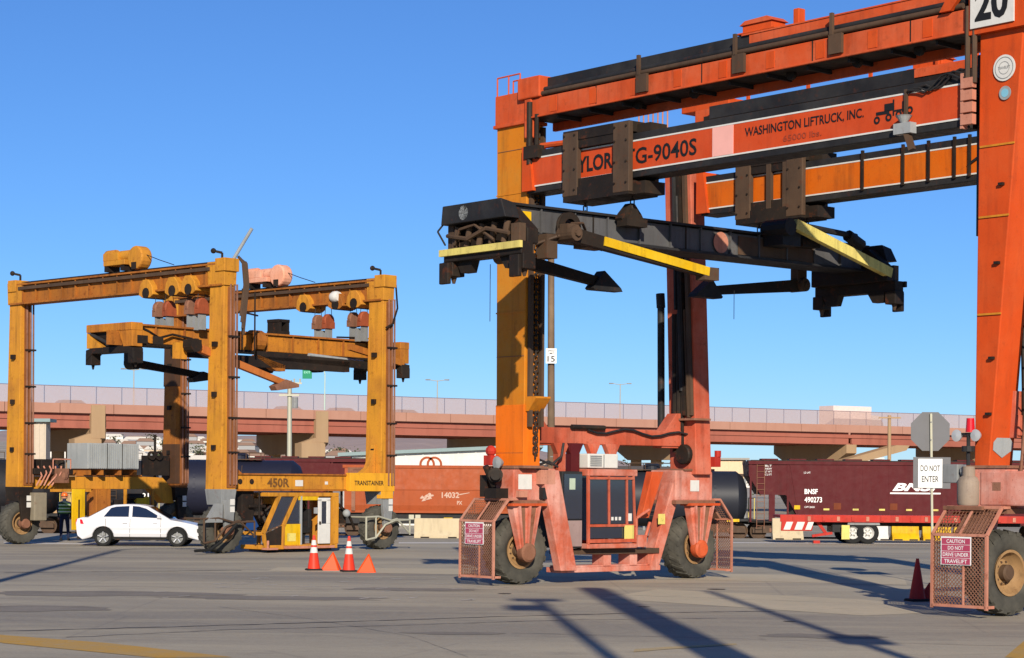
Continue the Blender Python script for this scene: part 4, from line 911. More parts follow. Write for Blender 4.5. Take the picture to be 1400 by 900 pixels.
# folded lifting arms along both sides of the beam
def arm(name, y0, y1, x, z0, z1, mat, foot):
    a = so_(name, MB().bar((x, y0, z0), (x, y1, z1), .20, .30, w1=.16, h1=.20), GREASE, bevel=.01)
    d = 1 if y1 > y0 else -1
    so_('arm_pivot', MB().cyl((x - .24, y0, z0), (x + .24, y0, z0), .16, 14).box(x - .12, x + .12, y0 - .16, y0 + .16, z0, 7.7).cyl((x + .24, y0, z0), (x + .3, y0, z0), .07, 8), BROWNS, a)
    if mat: so_('yellow_edge', MB().bar((x + .11, y0 + d * .9, z0 + (z1 - z0) * .2 + .02), (x + .11, y1, z1 + .02), .03, .19), mat, a)
    if foot: so_('foot_pad', MB().prism([(y1 - d * .5, z1 - .12), (y1 - d * .15, z1 + .28), (y1 + d * .1, z1 + .1), (y1 + d * .35, z1 - .08), (y1 + d * .4, z1 - .16), (y1 - d * .45, z1 - .16)], 'x', x - .14, x + .14), BLACKP, a)
    else: so_('foot_pad', MB().box(x - .16, x + .12, y1 - .15, y1 + .3, z1 - .16, z1 + .12), BROWNS, a)
    return a
arm('lifting_arm', -2.1, 1.95, 4.15, 7.50, 6.98, YEL, False)
so_('pivot_clutter', MB().cyl((3.6, -1.9, 7.5), (4.0, -1.9, 7.5), .12, 10).box(3.6, 3.9, -2.5, -2.2, 7.0, 7.5).tube([(3.7, -2.6, 7.3), (4.0, -2.3, 7.45), (4.1, -1.7, 7.55), (3.8, -1.3, 7.6)], .035).tube([(3.66, -1.2, 7.7), (3.9, -1.5, 7.8), (4.0, -1.9, 7.75)], .03).box(3.62, 4.1, -1.5, -.9, 7.28, 7.42), BROWNS)
arm('lifting_arm', -2.1, .85, 2.1, 7.2, 6.80, None, True)
arm('lifting_arm', 7.3, 4.0, 2.1, 7.2, 6.85, None, True)
so_('lifting_arm', MB().bar((4.28, 4.7, 8.28), (4.28, 8.1, 7.40), .16, .24), PALEY, bevel=.01)
so_('arm_pivot', MB().box(3.6, 4.2, 4.4, 5.0, 7.8, 8.25).cyl((3.6, 4.5, 8.2), (4.35, 4.5, 8.2), .2, 12), BLACKP)
so_('hydraulic_ram', MB().cyl((4.15, 5.0, 8.3), (4.15, 7.0, 8.2), .07, 8).cyl((4.15, 6.7, 8.2), (4.15, 7.2, 8.0), .14, 10), BLACKP)
so_('yellow_mark', MB().box(3.58, 3.66, -2.95, -2.72, 7.45, 7.95), YEL)
so_('chain_sheave', MB().prism([(-.34, 8.02), (-.2, 7.86), (.2, 7.86), (.34, 8.02), (.26, 8.14), (0.05, 8.36), (-.05, 8.36), (-.26, 8.14)], 'x', 3.66, 3.86), GREASE).location += Vector((0, 0, 0))
for x in (2.34, 3.84):
    for y in (0, WY): so_('chain_anchor', MB().prism([(y - .2, 8.0), (y + .2, 8.0), (y + .08, 8.24), (y - .08, 8.24)], 'x', x - .08, x + .08).box(x - .16, x + .16, y - .3, y + .3, 7.85, 8.02), GREASE)
so_('hose_reel', MB().lathe([(.16, -.06), (.30, -.06), (.30, -.03), (.2, 0), (.30, .03), (.30, .06), (.16, .06)], (3.74, -1.75, 7.72), 'x', 20), GREASE)
so_('hydraulic_hose', MB().tube([(2.5, WY + .1, 8.6), (2.7, WY + .4, 8.4), (3.0, WY + .9, 8.15)], .03).tube([(3.7, -1.6, 7.6), (3.75, -1.2, 7.35), (3.75, -.8, 7.3)], .03).tube([(2.1, -3.7, 7.85), (1.9, -3.8, 7.6), (2.1, -3.75, 7.3)], .02).cyl((2.8, -3.1, 6.9), (2.8, -3.1, 5.7), .008, 5).cyl((2.5, 4.6, 6.9), (2.5, 4.6, 6.2), .008, 5), BLACKP)
so_('oval_sticker', MB().lathe([(.001, 0), (.15, 0)], (2.75, -3.80, 7.92), 'y', 20), LGREY)

# ------------------------------------------------------------------ YELLOW STRADDLE CRANE
# local frame: x along the travel direction (0 .. 6.94), y along the girders (0 .. 11.4)
YX, YY, YR = -9.33, 66.5, .8166
yc = thing('straddle_crane', 'old yellow straddle crane with open cab under its sill beam, behind the white car', 'crane', (YX, YY, 0), YR)
QX, QY = 6.94, 11.4
BROWNB = paint('brown_leg_side', S(128, 78, 44), S(158, 98, 48), .6, .6, .6, .7, seed=61)
def ybox(name, *a, mat=GOLD, par=None, bevel=.015): return obj(name, MB().box(*a), mat, par or yc, bevel=bevel)
for x, y in ((0, 0), (QX, 0), (0, QY), (QX, QY)):
    sg = 1 if y < 5 else -1
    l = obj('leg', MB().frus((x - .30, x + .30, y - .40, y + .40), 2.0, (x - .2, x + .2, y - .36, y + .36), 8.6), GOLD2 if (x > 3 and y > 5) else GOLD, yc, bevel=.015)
    obj('leg_head', MB().frus((x - .24, x + .24, y - .42, y + .42), 8.55, (x - .26, x + .26, y - .44, y + .44), 9.32), GOLD, l, bevel=.015)
    pp = MB()
    for q in (.12, .27, .38): pp.cyl((x - .1 + q, y - .46, 2.2), (x - .1 + q, y - .42, 8.6), .035, 6)
    obj('conduit', pp, RUST, l)
    for z in (3.2, 4.3, 5.6, 6.9): obj('conduit_clamp', MB().box(x - .05, x + .36, y - .5, y - .38, z, z + .06), GREASE, l)
    obj('brown_side_plate', MB().frus((x - .08, x + .29, y - .43, y - .40), 2.1, (x - .06, x + .19, y - .39, y - .36), 8.5), BROWNB, l)  # thin brown plate makes this one leg face darker
    st = MB()
    for z in (3.3, 5.0, 6.6): st.box(x - .36, x - .18, y - .1, y + .06, z, z + .16)
    obj('step_block', st, GREASE, l)['kind'] = 'stuff'
    # wheel bogie
    bo = obj('wheel_carrier', MB().frus((x - .26, x + .26, y - .38, y + .36), 1.55, (x - .32, x + .32, y - .42, y + .40), 2.05).hexa([(x - .14, y - .46, .62), (x + .14, y - .46, .62), (x + .14, y - .34, .62), (x - .14, y - .34, .62)], [(x - .24, y - .46, 1.7), (x + .24, y - .46, 1.7), (x + .24, y - .32, 1.7), (x - .24, y - .32, 1.7)]), GREY if y < 5 else GREASE, yc, bevel=.01)
    obj('axle_hub', MB().lathe([(.001, -.16), (.15, -.16), (.18, -.1), (.18, .1)], (x, y - .36, .74), 'y', 16), RUST, bo)
    obj('notice_panel', MB().box(x + .02, x + .2, y - .475, y - .465, 1.32, 1.5).box(x + .02, x + .2, y - .475, y - .465, 1.55, 1.74), WHITE, bo)
    add_wheel(yc, x, y, rz=math.pi / 2, sc=.98)
    gd = MB()
    if y < 5:
        c1 = [(x - 1.05, y - .5, 1.12), (x - .5, y - .52, 1.14), (x + .1, y - .54, 1.0), (x + .35, y - .54, 1.05), (x + 1.0, y - .5, .55)]
        c2 = [(x - 1.05, y - .5, .35), (x - .62, y - .52, .42), (x - .2, y - .54, .86), (x + .25, y - .54, 1.0), (x + 1.0, y - .5, 1.02)]
        gd.tube(c1, .035, 8).tube(c2, .035, 8).tube([(x - 1.05, y - .5, .35), (x - 1.05, y - .5, 1.12)], .035).tube([(x - .62, y - .52, .42), (x - .62, y - .52, 1.13)], .03).tube([(x + 1.0, y - .5, .5), (x + 1.0, y - .5, 1.02)], .03)
        gd.tube([(x - 1.05, y - .5, 1.12), (x - 1.05, y + .5, 1.12), (x + 1.0, y + .5, 1.02), (x + 1.0, y - .5, 1.02)], .03)
        obj('wheel_bumper', gd, GALV if x > 3 else BROWNS, yc)
        if x < 3:
            obj('guard_plate', MB().frus((-1.0, -.35, -.55, -.4), 1.0, (-.55, -.3, -.5, -.36), 1.6), GREY, yc)
            obj('tow_hose', MB().tube([(-1.5, -.62, .12), (-.9, -.62, .14), (-.5, -.6, .35), (-.1, -.6, .7), (.2, -.58, .95)], .05), RUBBER, yc)
# dark grime band on the far leg
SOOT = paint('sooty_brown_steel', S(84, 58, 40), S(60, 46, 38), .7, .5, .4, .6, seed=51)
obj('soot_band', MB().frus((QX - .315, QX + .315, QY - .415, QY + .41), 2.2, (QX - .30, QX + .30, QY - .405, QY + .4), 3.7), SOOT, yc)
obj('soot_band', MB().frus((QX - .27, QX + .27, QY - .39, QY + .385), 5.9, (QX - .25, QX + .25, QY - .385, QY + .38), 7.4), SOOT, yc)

# girders
for gx in (0, QX):
    gi = obj('girder', MB().box(gx - .16, gx + .16, -.3, QY + .3, 8.60, 9.22), GOLD2, yc, bevel=.012)
    obj('girder_flange', MB().box(gx - .26, gx + .26, -.35, QY + .35, 9.22, 9.28).box(gx - .28, gx + .28, -.3, QY + .3, 8.54, 8.60), GOLD2, gi)
    obj('girder_rail', MB().box(gx - .05, gx + .05, -.2, QY + .2, 9.28, 9.36), GREASE, gi)
    for k in range(14):
        y = .5 + k * .8; obj('girder_stiffener', MB().box(gx - .235, gx - .16, y, y + .04, 8.6, 9.22), GOLD2, gi)
    obj('cable_tray', MB().box(gx - .30, gx - .18, .3, QY - .3, 9.05, 9.16), BROWNS, gi)
    for y in (-.25, QY + .1): obj('sheave_bracket', MB().box(gx - .3, gx + .3, y - .25, y + .25, 9.0, 9.42), GOLD, gi, bevel=.02)
    ends = MB()
    for y in (.0, QY): ends.tube([(gx, y, 9.4), (gx, y, 9.62), (gx - .2, y + .2, 9.68)], .04)
    obj('end_lamp', ends.sphere((gx - .2, .2, 9.68), .09, 8, 6).sphere((gx - .2, QY + .2, 9.68), .09, 8, 6), GREASE, gi)
    # trolleys under the girder and their hook blocks
    for ty in (1.25, 2.1, 3.5) if gx == 0 else (.95, 1.9, 3.6):
        tr = obj('trolley', MB().prism([(ty - .38, 8.45), (ty - .3, 8.75), (ty - .1, 8.95), (ty + .2, 8.95), (ty + .35, 8.75), (ty + .4, 8.45), (ty + .2, 8.35), (ty - .2, 8.35)], 'x', gx - .38, gx + .38), GOLD if ty != 1.9 else GOLD2, yc, bevel=.02)
        obj('trolley_wheel', MB().cyl((gx - .4, ty, 8.5), (gx + .4, ty, 8.5), .18, 12), GREASE, tr)
    if gx:
        obj('drum_cover', MB().lathe([(.001, -.2), (.16, -.18), (.2, -.08), (.2, .08), (.16, .18), (.001, .2)], (gx - .34, 1.92, 8.78), 'y', 16), WHITE, yc, smooth=True)
    for ty in (1.3, 3.0) if gx == 0 else (1.1, 2.95):
        for q in (-.27, .27):
            hb = obj('hook_block', MB().lathe([(.001, -.10), (.2, -.10), (.24, -.06), (.24, .06), (.2, .10), (.001, .10)], (gx, ty + q, 8.0), 'y', 14).box(gx - .2, gx + .2, ty + q - .13, ty + q + .13, 7.72, 7.95), RUST if q > 0 else paint('oxide_red_block', S(150, 76, 48), None, 0, .4, .5, .6, seed=52 + ty), yc)
            obj('hoist_rope', MB().cyl((gx - .18, ty + q, 8.0), (gx - .12, ty + q, 8.6), .012, 5).cyl((gx + .18, ty + q, 8.0), (gx + .12, ty + q, 8.6), .012, 5), BLACKP, hb)
        obj('block_yoke', MB().box(gx - .14, gx + .14, ty - .33, ty - .25, 7.2, 7.75).box(gx - .14, gx + .14, ty + .25, ty + .33, 7.2, 7.75).box(gx - .1, gx + .1, ty - .06, ty + .08, 7.2, 7.66), GREY, yc)
    # hoist winch on top
    wy = 5.1 if gx == 0 else 6.0
    mt = GOLD if gx == 0 else paint('faded_pink_winch', S(222, 156, 126), S(230, 180, 158), .7, .4, .3, .6, seed=53)
    wn = obj('winch', MB().lathe([(.001, -.22), (.38, -.22), (.40, -.16), (.40, .16), (.38, .22), (.001, .22)], (gx, wy - .75, 9.75), 'x', 20).box(gx - .3, gx + .3, wy - .3, wy + .9, 9.55, 9.72).box(gx - .28, gx + .28, wy + .1, wy + .95, 9.72, 9.98), mt, yc, bevel=.02)
    obj('winch_motor', MB().cyl((gx, wy - .35, 9.86), (gx, wy + .3, 9.86), .2, 14).cyl((gx, wy + .55, 9.9), (gx, wy + 1.0, 9.9), .22, 14), mt, wn, smooth=True)
    obj('winch_foot', MB().box(gx - .25, gx + .25, wy - .85, wy - .6, 9.36, 9.6).box(gx - .25, gx + .25, wy - .2, wy, 9.36, 9.6).box(gx - .25, gx + .25, wy + .7, wy + .9, 9.36, 9.6), GREASE, wn)
    obj('cable', MB().tube([(gx, wy - .9, 9.9), (gx, wy - 1.8, 9.62), (gx, wy - 2.6, 9.4)], .015), BLACKP, wn)
obj('aerial', MB().cyl((.1, -.35, 9.3), (.35, -1.05, 10.35), .055, 8), LGREY, yc)
lp = MB()
for q in range(4): lp.tube([(.28 + .06 * q, -.46, 9.5 - .05 * q), (.44 + .05 * q, -.50, 9.3), (.50 + .05 * q, -.52, 8.6), (.36 + .04 * q, -.50, 7.6 - .2 * q)], .045)
obj('cable_loop', lp, BROWNS, yc)
lp = MB().tube([(QX + .3, -.45, 9.1), (QX + .34, -.5, 8.3), (QX + .1, -.52, 7.75), (QX - .2, -.5, 7.6)], .035)
obj('cable_loop', lp, GREASE, yc)
hg = MB()
for x, y in ((.6, -.3), (1.7, .4)): hg.cyl((x, y, 6.6), (x, y, 8.5), .03, 6)
obj('hanging_ladder', hg.bar((.4, -.4, 7.75), (1.9, .5, 7.75), .05, .05), GREASE, yc)

# sill beams
sA = obj('sill_beam', MB().box(.3, QX - .3, -.22, .22, 2.05, 2.52), GOLD, yc, bevel=.015)
obj('sill_flange', MB().box(.3, QX - .3, -.28, .28, 2.52, 2.57).box(.3, QX - .3, -.28, .28, 2.0, 2.05), GOLD2, sA)
obj('gusset', MB().prism([(QX - .3, 2.57), (QX - .3, 3.6), (QX - .42, 3.2), (QX - .62, 2.8), (QX - 1.0, 2.57)], 'y', -.12, .12), GOLD, sA)
obj('gusset', MB().box(QX - 1.75, QX + .32, -.44, -.23, 2.0, 2.62).box(QX - .3, QX + .25, -.44, -.2, 1.75, 2.0), paint('brighter_yellow_plate', S(222, 162, 40), S(222, 150, 50), .5, .25, .35, .5, seed=55), sA, bevel=.01)
obj('gusset', MB().prism([(.2, 2.57), (.2, 3.0), (.75, 2.57)], 'y', -.15, .15), GOLD2, sA)
for x in (.62, 1.1): obj('port_hole', MB().cyl((x, -.225, 2.3), (x, -.232, 2.3), .09, 14), GREASE, sA)
obj('lettering', text_mb('450R', 1.75, 2.12, .95, .30, -.226, bold=.03), paint('worn_dark_print', S(104, 72, 40), None, 0, .9, .2, .7, seed=56, rustcol=S(180, 120, 60)), sA)
obj('notice_panel', MB().box(2.95, 3.28, -.232, -.224, 2.16, 2.36), WHITE, sA)
obj('notice_panel', MB().box(4.25, 4.38, -.232, -.224, 2.22, 2.32), WHITE, sA)
obj('lettering', text_mb('TRANSTAINER', QX - 1.55, 2.20, 1.35, .16, -.446, bold=.02), BLACKT, sA)
sB = obj('sill_beam', MB().prism([(.3, 1.98), (5.7, 1.98), (6.3, 1.45), (QX - .2, 1.45), (QX - .2, 1.95), (6.2, 2.42), (5.0, 2.46), (.3, 2.42)], 'y', QY - .22, QY + .22), GOLD, yc, bevel=.015)
obj('sill_flange', MB().box(.3, 5.2, QY - .27, QY + .27, 2.46, 2.51), GOLD2, sB)
# engine house: corrugated grey box over the far sill beam
eh = obj('engine_house', MB().box(2.45, 4.72, QY - .7, QY + .6, 2.72, 3.66), LGREY, yc, bevel=.02)
for k in range(24):
    x = 2.5 + k * .094
    obj('corrugation', MB().box(x, x + .045, QY - .725, QY - .70, 2.75, 3.62), LGREY, eh)
obj('door_seam', MB().box(3.28, 3.30, QY - .735, QY - .72, 2.72, 3.66), GREASE, eh); obj('door_seam', MB().box(3.95, 3.97, QY - .735, QY - .72, 2.72, 3.66), GREASE, eh)
ft = MB()
for x in (2.55, 3.1, 3.9, 4.6): ft.box(x, x + .12, QY - .6, QY + .5, 2.50, 2.73)
obj('house_foot', ft, GOLD2, eh)
# engine deck clutter under the far sill beam
obj('tank', MB().box(.2, .72, QY - .7, QY - .2, .85, 1.85), paint('dusty_beige_tank', S(140, 130, 110), S(120, 112, 100), .6, .3, .4, .7, seed=57), yc, bevel=.03)
obj('deck_rail', MB().box(.9, 2.6, QY - .72, QY - .62, 1.88, 1.98), GOLD, yc)
obj('yellow_door', MB().box(1.75, 2.3, QY - .78, QY - .70, .5, 1.98), YEL, yc, bevel=.02)
obj('door_slot', MB().box(2.0, 2.06, QY - .79, QY - .78, .7, 1.6), GREASE, yc)
obj('rust_panel', MB().box(3.05, 3.7, QY - .4, QY + .2, .9, 1.98), GOLD2, yc, bevel=.02)
obj('engine_block', MB().box(4.35, 5.2, QY - .4, QY + .4, .8, 1.6).box(4.5, 5.1, QY - .5, QY - .3, 1.0, 1.5).cyl((4.4, QY - .45, 1.7), (5.1, QY - .45, 1.7), .12, 10), GREASE, yc, bevel=.02)
obj('yellow_case', MB().box(4.75, 5.35, QY - .55, QY - .2, 1.25, 1.7), YEL, yc, bevel=.02)
for x in (4.3, 5.55): obj('frame_post', MB().box(x, x + .09, QY - .45, QY - .36, .6, 1.98), GOLD, yc)
obj('radiator', MB().box(.25, 1.9, QY - .6, QY + .2, 2.5, 2.72).box(.6, 1.2, QY - .5, QY + .1, 2.7, 3.05).cyl((1.6, QY - .3, 2.7), (1.6, QY - .3, 3.0), .12, 10), GREASE, yc, bevel=.02)
obj('engine_case', MB().box(1.1, 1.7, QY - .62, QY - .3, 2.2, 2.72).sphere((1.55, QY - .5, 2.45), .2, 10, 7), RUST, yc)
rl = MB().tube([(1.0, QY - .65, 2.7), (1.0, QY - .65, 3.05), (1.75, QY - .65, 3.05), (1.75, QY - .65, 2.7)], .025)
for k in range(5): rl.tube([(.4 + .16 * k, QY - .5, 2.1), (.55 + .2 * k, QY - .62, 2.45 + .1 * (k % 3)), (.45 + .25 * k, QY - .5, 2.8)], .03)
obj('pipework', rl, PINKF, yc)
obj('exhaust_stack', MB().cyl((6.0, QY, 2.4), (6.0, QY, 4.05), .05, 8).box(5.55, 6.5, QY - .25, QY + .25, 2.5, 3.25), GREASE, yc)
for x in (5.62, 5.95): obj('air_inlet', MB().lathe([(.10, -.05), (.17, -.05), (.17, .05), (.10, .05), (.10, -.05)], (x, QY - .3, 3.25), 'y', 14), GREASE, yc)
obj('machinery', MB().box(.8, 1.3, -.1, .3, 1.0, 2.0).box(1.2, 1.75, 0, .4, 1.2, 1.75).cyl((1.0, -.2, 1.5), (1.7, -.2, 1.5), .05).cyl((1.4, -.25, 1.1), (1.4, -.25, 2.0), .03), GREASE, yc, bevel=.02)
obj('lamp_globe', MB().sphere((5.35, -.1, 1.25), .14, 10, 7), LGREY, yc, smooth=True)
obj('pipework', MB().tube([(4.7, 0, 2.0), (5.0, 0, 1.6), (5.3, -.05, 1.35), (5.6, 0, 1.1), (5.9, .1, .7)], .05).tube([(5.2, 0, 2.0), (5.2, 0, 1.4)], .04).box(5.0, 5.5, .1, .5, .9, 1.4), GREASE, yc)

# open operator cab under the near sill beam (slanted windscreen towards -x)
cb = obj('cab', MB().box(1.45, 4.55, -.55, .75, .10, .24).box(1.55, 4.6, -.55, .75, 1.82, 1.95).box(4.42, 4.6, -.55, .75, .24, 1.82), GOLD, yc, bevel=.02)
def cbar(p0, p1, w=.11, h=.11, mat=GOLD): obj('cab_post', MB().bar(p0, p1, w, h), mat, cb)
for y in (-.5, .7): cbar((1.35, y, .62), (2.05, y, 1.88)); cbar((2.18, y, .24), (2.2, y, .9), .09); cbar((2.2, y, .88), (2.75, y, 1.86), .12)
cbar((4.35, -.5, .24), (4.35, -.5, 1.84), .16); cbar((2.95, -.52, .24), (2.95, -.52, 1.84), .06, .06, LGREY)
cbar((1.35, -.5, .62), (1.35, .7, .62)); cbar((1.45, -.5, .15), (1.38, -.5, .62), .08); cbar((2.05, -.5, 1.88), (2.05, .7, 1.88))
obj('windscreen', MB().hexa([(1.42, -.44, .72), (1.42, .64, .72), (1.46, .64, .70), (1.46, -.44, .70)], [(2.0, -.44, 1.80), (2.0, .64, 1.80), (2.04, .64, 1.78), (2.04, -.44, 1.78)]), GLASS, cb)
obj('side_glass', MB().prism([(1.52, .72), (2.14, .92), (2.66, 1.80), (2.08, 1.80)], 'y', -.50, -.485), GLASS, cb)
obj('side_glass', MB().prism([(2.28, .94), (2.90, .94), (2.90, 1.80), (2.78, 1.80)], 'y', -.50, -.485), GLASS, cb)
obj('back_glass', MB().box(2.3, 4.3, .70, .71, .9, 1.8), GLASS, cb)
obj('dash_panel', MB().prism([(1.36, .24), (2.16, .24), (2.16, .86), (1.40, .58)], 'y', -.51, -.47), GREASE, cb)
obj('yellow_panel', MB().box(2.26, 2.92, -.53, -.49, .24, .92), YEL, cb); obj('notice_panel', MB().box(2.36, 2.72, -.538, -.53, .36, .62), PALEY, cb)
obj('yellow_panel', MB().box(2.85, 3.7, -.54, -.50, 1.70, 1.84), YEL, cb)
obj('operator_seat', MB().box(3.2, 3.75, -.1, .4, .6, .8).box(3.65, 3.8, -.1, .4, .75, 1.4).box(3.3, 3.6, 0, .3, .24, .6), BLACKP, cb, bevel=.03)
dr = obj('door', MB().box(3.62, 4.14, -.64, -.58, .26, .92).box(3.62, 3.76, -.64, -.58, .92, 1.74).box(3.98, 4.14, -.64, -.58, .92, 1.74).box(3.62, 4.14, -.64, -.58, 1.66, 1.78), WHITE, cb, bevel=.015)
obj('door_glass', MB().box(3.76, 3.98, -.615, -.605, .92, 1.66), GLASS, dr); obj('handle', MB().box(3.64, 3.7, -.67, -.64, .9, 1.0), GREASE, dr)
obj('mirror', MB().box(3.42, 3.56, -.66, -.62, 1.26, 1.46), LGREY, cb)
obj('step', MB().box(1.3, 1.75, -.8, -.5, .10, .16).cyl((1.36, -.75, .1), (1.36, -.75, .4), .04).box(2.2, 4.3, -.68, -.55, .12, .2), PINKF, cb)
obj('underframe', MB().box(1.6, 4.5, -.3, .5, .04, .10), GREASE, cb)

# ------------------------------------------------------------------ spreader of the yellow crane
syx, syy, syz = 2.7, 1.75, 5.95
c_, s_n = math.cos(YR), math.sin(YR)
sp2 = thing('container_spreader', 'rusty yellow container spreader with lowered lifting arms hung under the yellow crane', 'spreader', (YX + syx * c_ - syy * s_n, YY + syx * s_n + syy * c_, syz), YR)
def sy_(name, m, mat, par=None, **k): return obj(name, m.off((-syx, -syy, -syz)), mat, par or sp2, **k)
yb = 1.75; xa, xb = -3.05, 8.75
GOLDR = paint('grimy_yellow_spreader', S(190, 122, 40), S(150, 90, 44), .8, .6, .6, .6, seed=62, rustcol=S(84, 50, 28))
for k in range(9): sy_('stiffener', MB().box(-1.6 + k * 1.15, -1.55 + k * 1.15, yb - .41, yb - .35, 6.66, 7.22), GOLD2)
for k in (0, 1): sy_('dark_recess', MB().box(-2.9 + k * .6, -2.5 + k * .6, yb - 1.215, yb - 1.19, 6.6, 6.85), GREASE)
sy_('hydraulic_hose', MB().tube([(-2.9, yb - 1.0, 7.2), (-2.3, yb - 1.0, 7.0), (-1.6, yb - .6, 6.85), (-1.0, yb - .5, 7.0), (-.2, yb - .5, 6.9)], .04).tube([(xb - .6, yb - .5, 7.3), (xb - 1.4, yb - .45, 7.36), (xb - 2.6, yb - .4, 7.32)], .03), GREASE)
sy_('main_beam', MB().hexa([(xa + .6, yb - .35, 6.68), (xb, yb - .35, 6.66), (xb, yb + .35, 6.66), (xa + .6, yb + .35, 6.68)], [(xa + .6, yb - .35, 7.24), (xb, yb - .35, 7.18), (xb, yb + .35, 7.18), (xa + .6, yb + .35, 7.24)]), GOLDR, bevel=.02)
sy_('beam_flange', MB().box(xa + .4, xb, yb - .45, yb + .45, 7.22, 7.28), GOLD2); sy_('beam_flange', MB().box(xa + .8, xb - .6, yb - .45, yb + .45, 6.60, 6.66), GREASE)
sy_('inner_beam', MB().box(1.4, 6.3, yb - .9, yb - .6, 6.1, 6.45), GREASE); sy_('inner_beam', MB().bar((2.2, yb - .8, 6.5), (8.2, yb - .8, 6.35), .2, .25), GREASE)
sy_('pale_ram', MB().cyl((4.7, yb - .6, 6.62), (7.2, yb - .6, 6.5), .07, 8), LGREY)
for xE, s in ((xa + .15, -1), (xb - .1, 1)):
    eb = sy_('end_frame', MB().box(xE - .22, xE + .22, yb - 1.2, yb + 1.2, 7.0, 7.25), GOLDR, bevel=.02)
    sy_('end_plate', MB().prism([(yb + 1.2, 6.5), (yb + .3, 6.5), (yb + .85, 6.78), (yb + 1.2, 7.0)], 'x', xE - .2, xE + .2), GOLD, eb, bevel=.01)
    sy_('end_plate', MB().prism([(yb - 1.2, 6.5), (yb - .75, 6.5), (yb - .5, 7.0), (yb - 1.2, 7.0)], 'x', xE - .2, xE + .2), GOLDR, eb, bevel=.01)
    sy_('end_web', MB().box(xE - .05, xE + .05, yb - 1.1, yb + 1.1, 6.5, 7.0), GREASE, eb)
    sy_('diagonal_ram', MB().cyl((xE - .12, yb + 1.05, 6.95), (xE - .12, yb + .1, 6.62), .06, 8).cyl((xE - .12, yb + .2, 6.6), (xE - .12, yb - .4, 6.7), .08, 8), BLACKP, eb)
    sy_('cross_beam', MB().prism([(yb - 1.25, 6.1), (yb - .9, 6.32), (yb + .9, 6.32), (yb + 1.25, 6.1), (yb + 1.25, 6.45), (yb + .9, 6.52), (yb - .9, 6.52), (yb - 1.25, 6.45)], 'x', xE - .2, xE + .2), GREASE, eb, bevel=.02)
    for y in (yb - 1.12, yb + 1.12):
        sy_('twist_lock', MB().box(xE - .18, xE + .18, y - .16, y + .16, 5.98, 6.34).cyl((xE, y, 5.98), (xE, y, 5.84), .06, 8, .03), GREASE, eb, bevel=.02)
    sy_('side_plate', MB().box(xE - .6 * 1, xE + .6, yb - .5, yb - .42, 6.55, 7.0), GOLD2, eb)
def yarm(x0, x1, y, z0, z1, mat, tip):
    a = sy_('lifting_arm', MB().bar((x0, y, z0), (x1, y, z1), .2, .26, w1=.18, h1=.2), mat, bevel=.01)
    sy_('arm_pivot', MB().cyl((x0, y - .22, z0), (x0, y + .22, z0), .22, 12).box(x0 - .22, x0 + .22, y - .2, y + .2, z0, 6.8), GREASE, a)
    d = 1 if x1 > x0 else -1
    sy_('foot_pad', MB().prism([(x1 - d * .6, z1 - .1), (x1 - d * .1, z1 + .14), (x1 + d * .45, z1 + .0), (x1 + d * .45, z1 - .1), (x1 - d * .5, z1 - .24)], 'y', y - .16, y + .16), tip, a)
yarm(-.9, 3.0, .35, 6.62, 5.55, paint('red_brown_arm', S(190, 112, 52), S(176, 98, 56), .6, .5, .4, .6, seed=58), RUST)
yarm(-1.1, 1.8, 3.2, 6.15, 5.85, GREASE, BLACKP)
yarm(6.9, 4.2, 3.2, 6.4, 6.3, GREASE, BLACKP)
sy_('lifting_arm', MB().bar((6.0, .55, 6.95), (8.6, .6, 6.5), .18, .22), GOLD2)
sy_('gusset_plate', MB().prism([(-1.3, 6.2), (-.8, 6.2), (-.8, 6.72), (-1.3, 6.72)], 'y', yb - 1.0, yb - .9), GOLD)
sy_('pump_unit', MB().box(3.6, 4.1, yb - .3, yb + .3, 7.28, 7.4).box(3.62, 3.74, yb - .3, yb + .3, 7.4, 7.75).box(3.96, 4.08, yb - .3, yb + .3, 7.4, 7.75).box(3.6, 4.1, yb - .3, yb + .3, 7.7, 7.8), GREASE)
sy_('hose_guide', MB().lathe([(.15, -.2), (.36, -.2), (.36, .2), (.15, .2)], (2.6, yb - .3, 7.0), 'x', 14).prism([(2.2, 6.5), (3.4, 6.2), (3.4, 6.0), (3.0, 6.0), (2.2, 6.4)], 'y', yb - .9, yb - .6), GOLD2)
sy_('hydraulic_fittings', MB().box(-1.0, .6, yb - .7, yb - .4, 6.3, 6.6).cyl((-.2, yb - .6, 6.7), (.6, yb - .6, 6.5), .08), GREASE)

# ------------------------------------------------------------------ TRAINS on the lower tracks (rail top z = RZ)
RZ, YT = -.62, 112.0
bal = MB().box(-90, 90, YT - 3.0, YT + 7.5, -.86, RZ - .24)
tag(obj('ballast', bal, BALL), kind='structure')
for k, y in enumerate((YT - .72, YT + .72, YT + 4.3, YT + 5.74)):
    t = thing('rail', ('front', 'second', 'third', 'rearmost')[k] + ' steel rail of the two tracks under the standing trains', 'rail', (0, y, RZ - .16))
    obj('rail_head', MB().box(-85, 85, -.035, .035, .1, .16).box(-85, 85, -.07, .07, 0, .02).box(-85, 85, -.012, .012, .02, .1), BROWNS, t)
def px2x(px, Y): return (px - 700) / FPX * Y
WHEEL_R = mesh('wheel', MB().lathe([(.001, -.07), (.1, -.07), (.12, -.02), (.36, -.02), (.40, -.06), (.45, -.06), (.45, .06), (.40, .06), (.001, .06)], (0, 0, 0), 'y', 20), BROWNS, True)
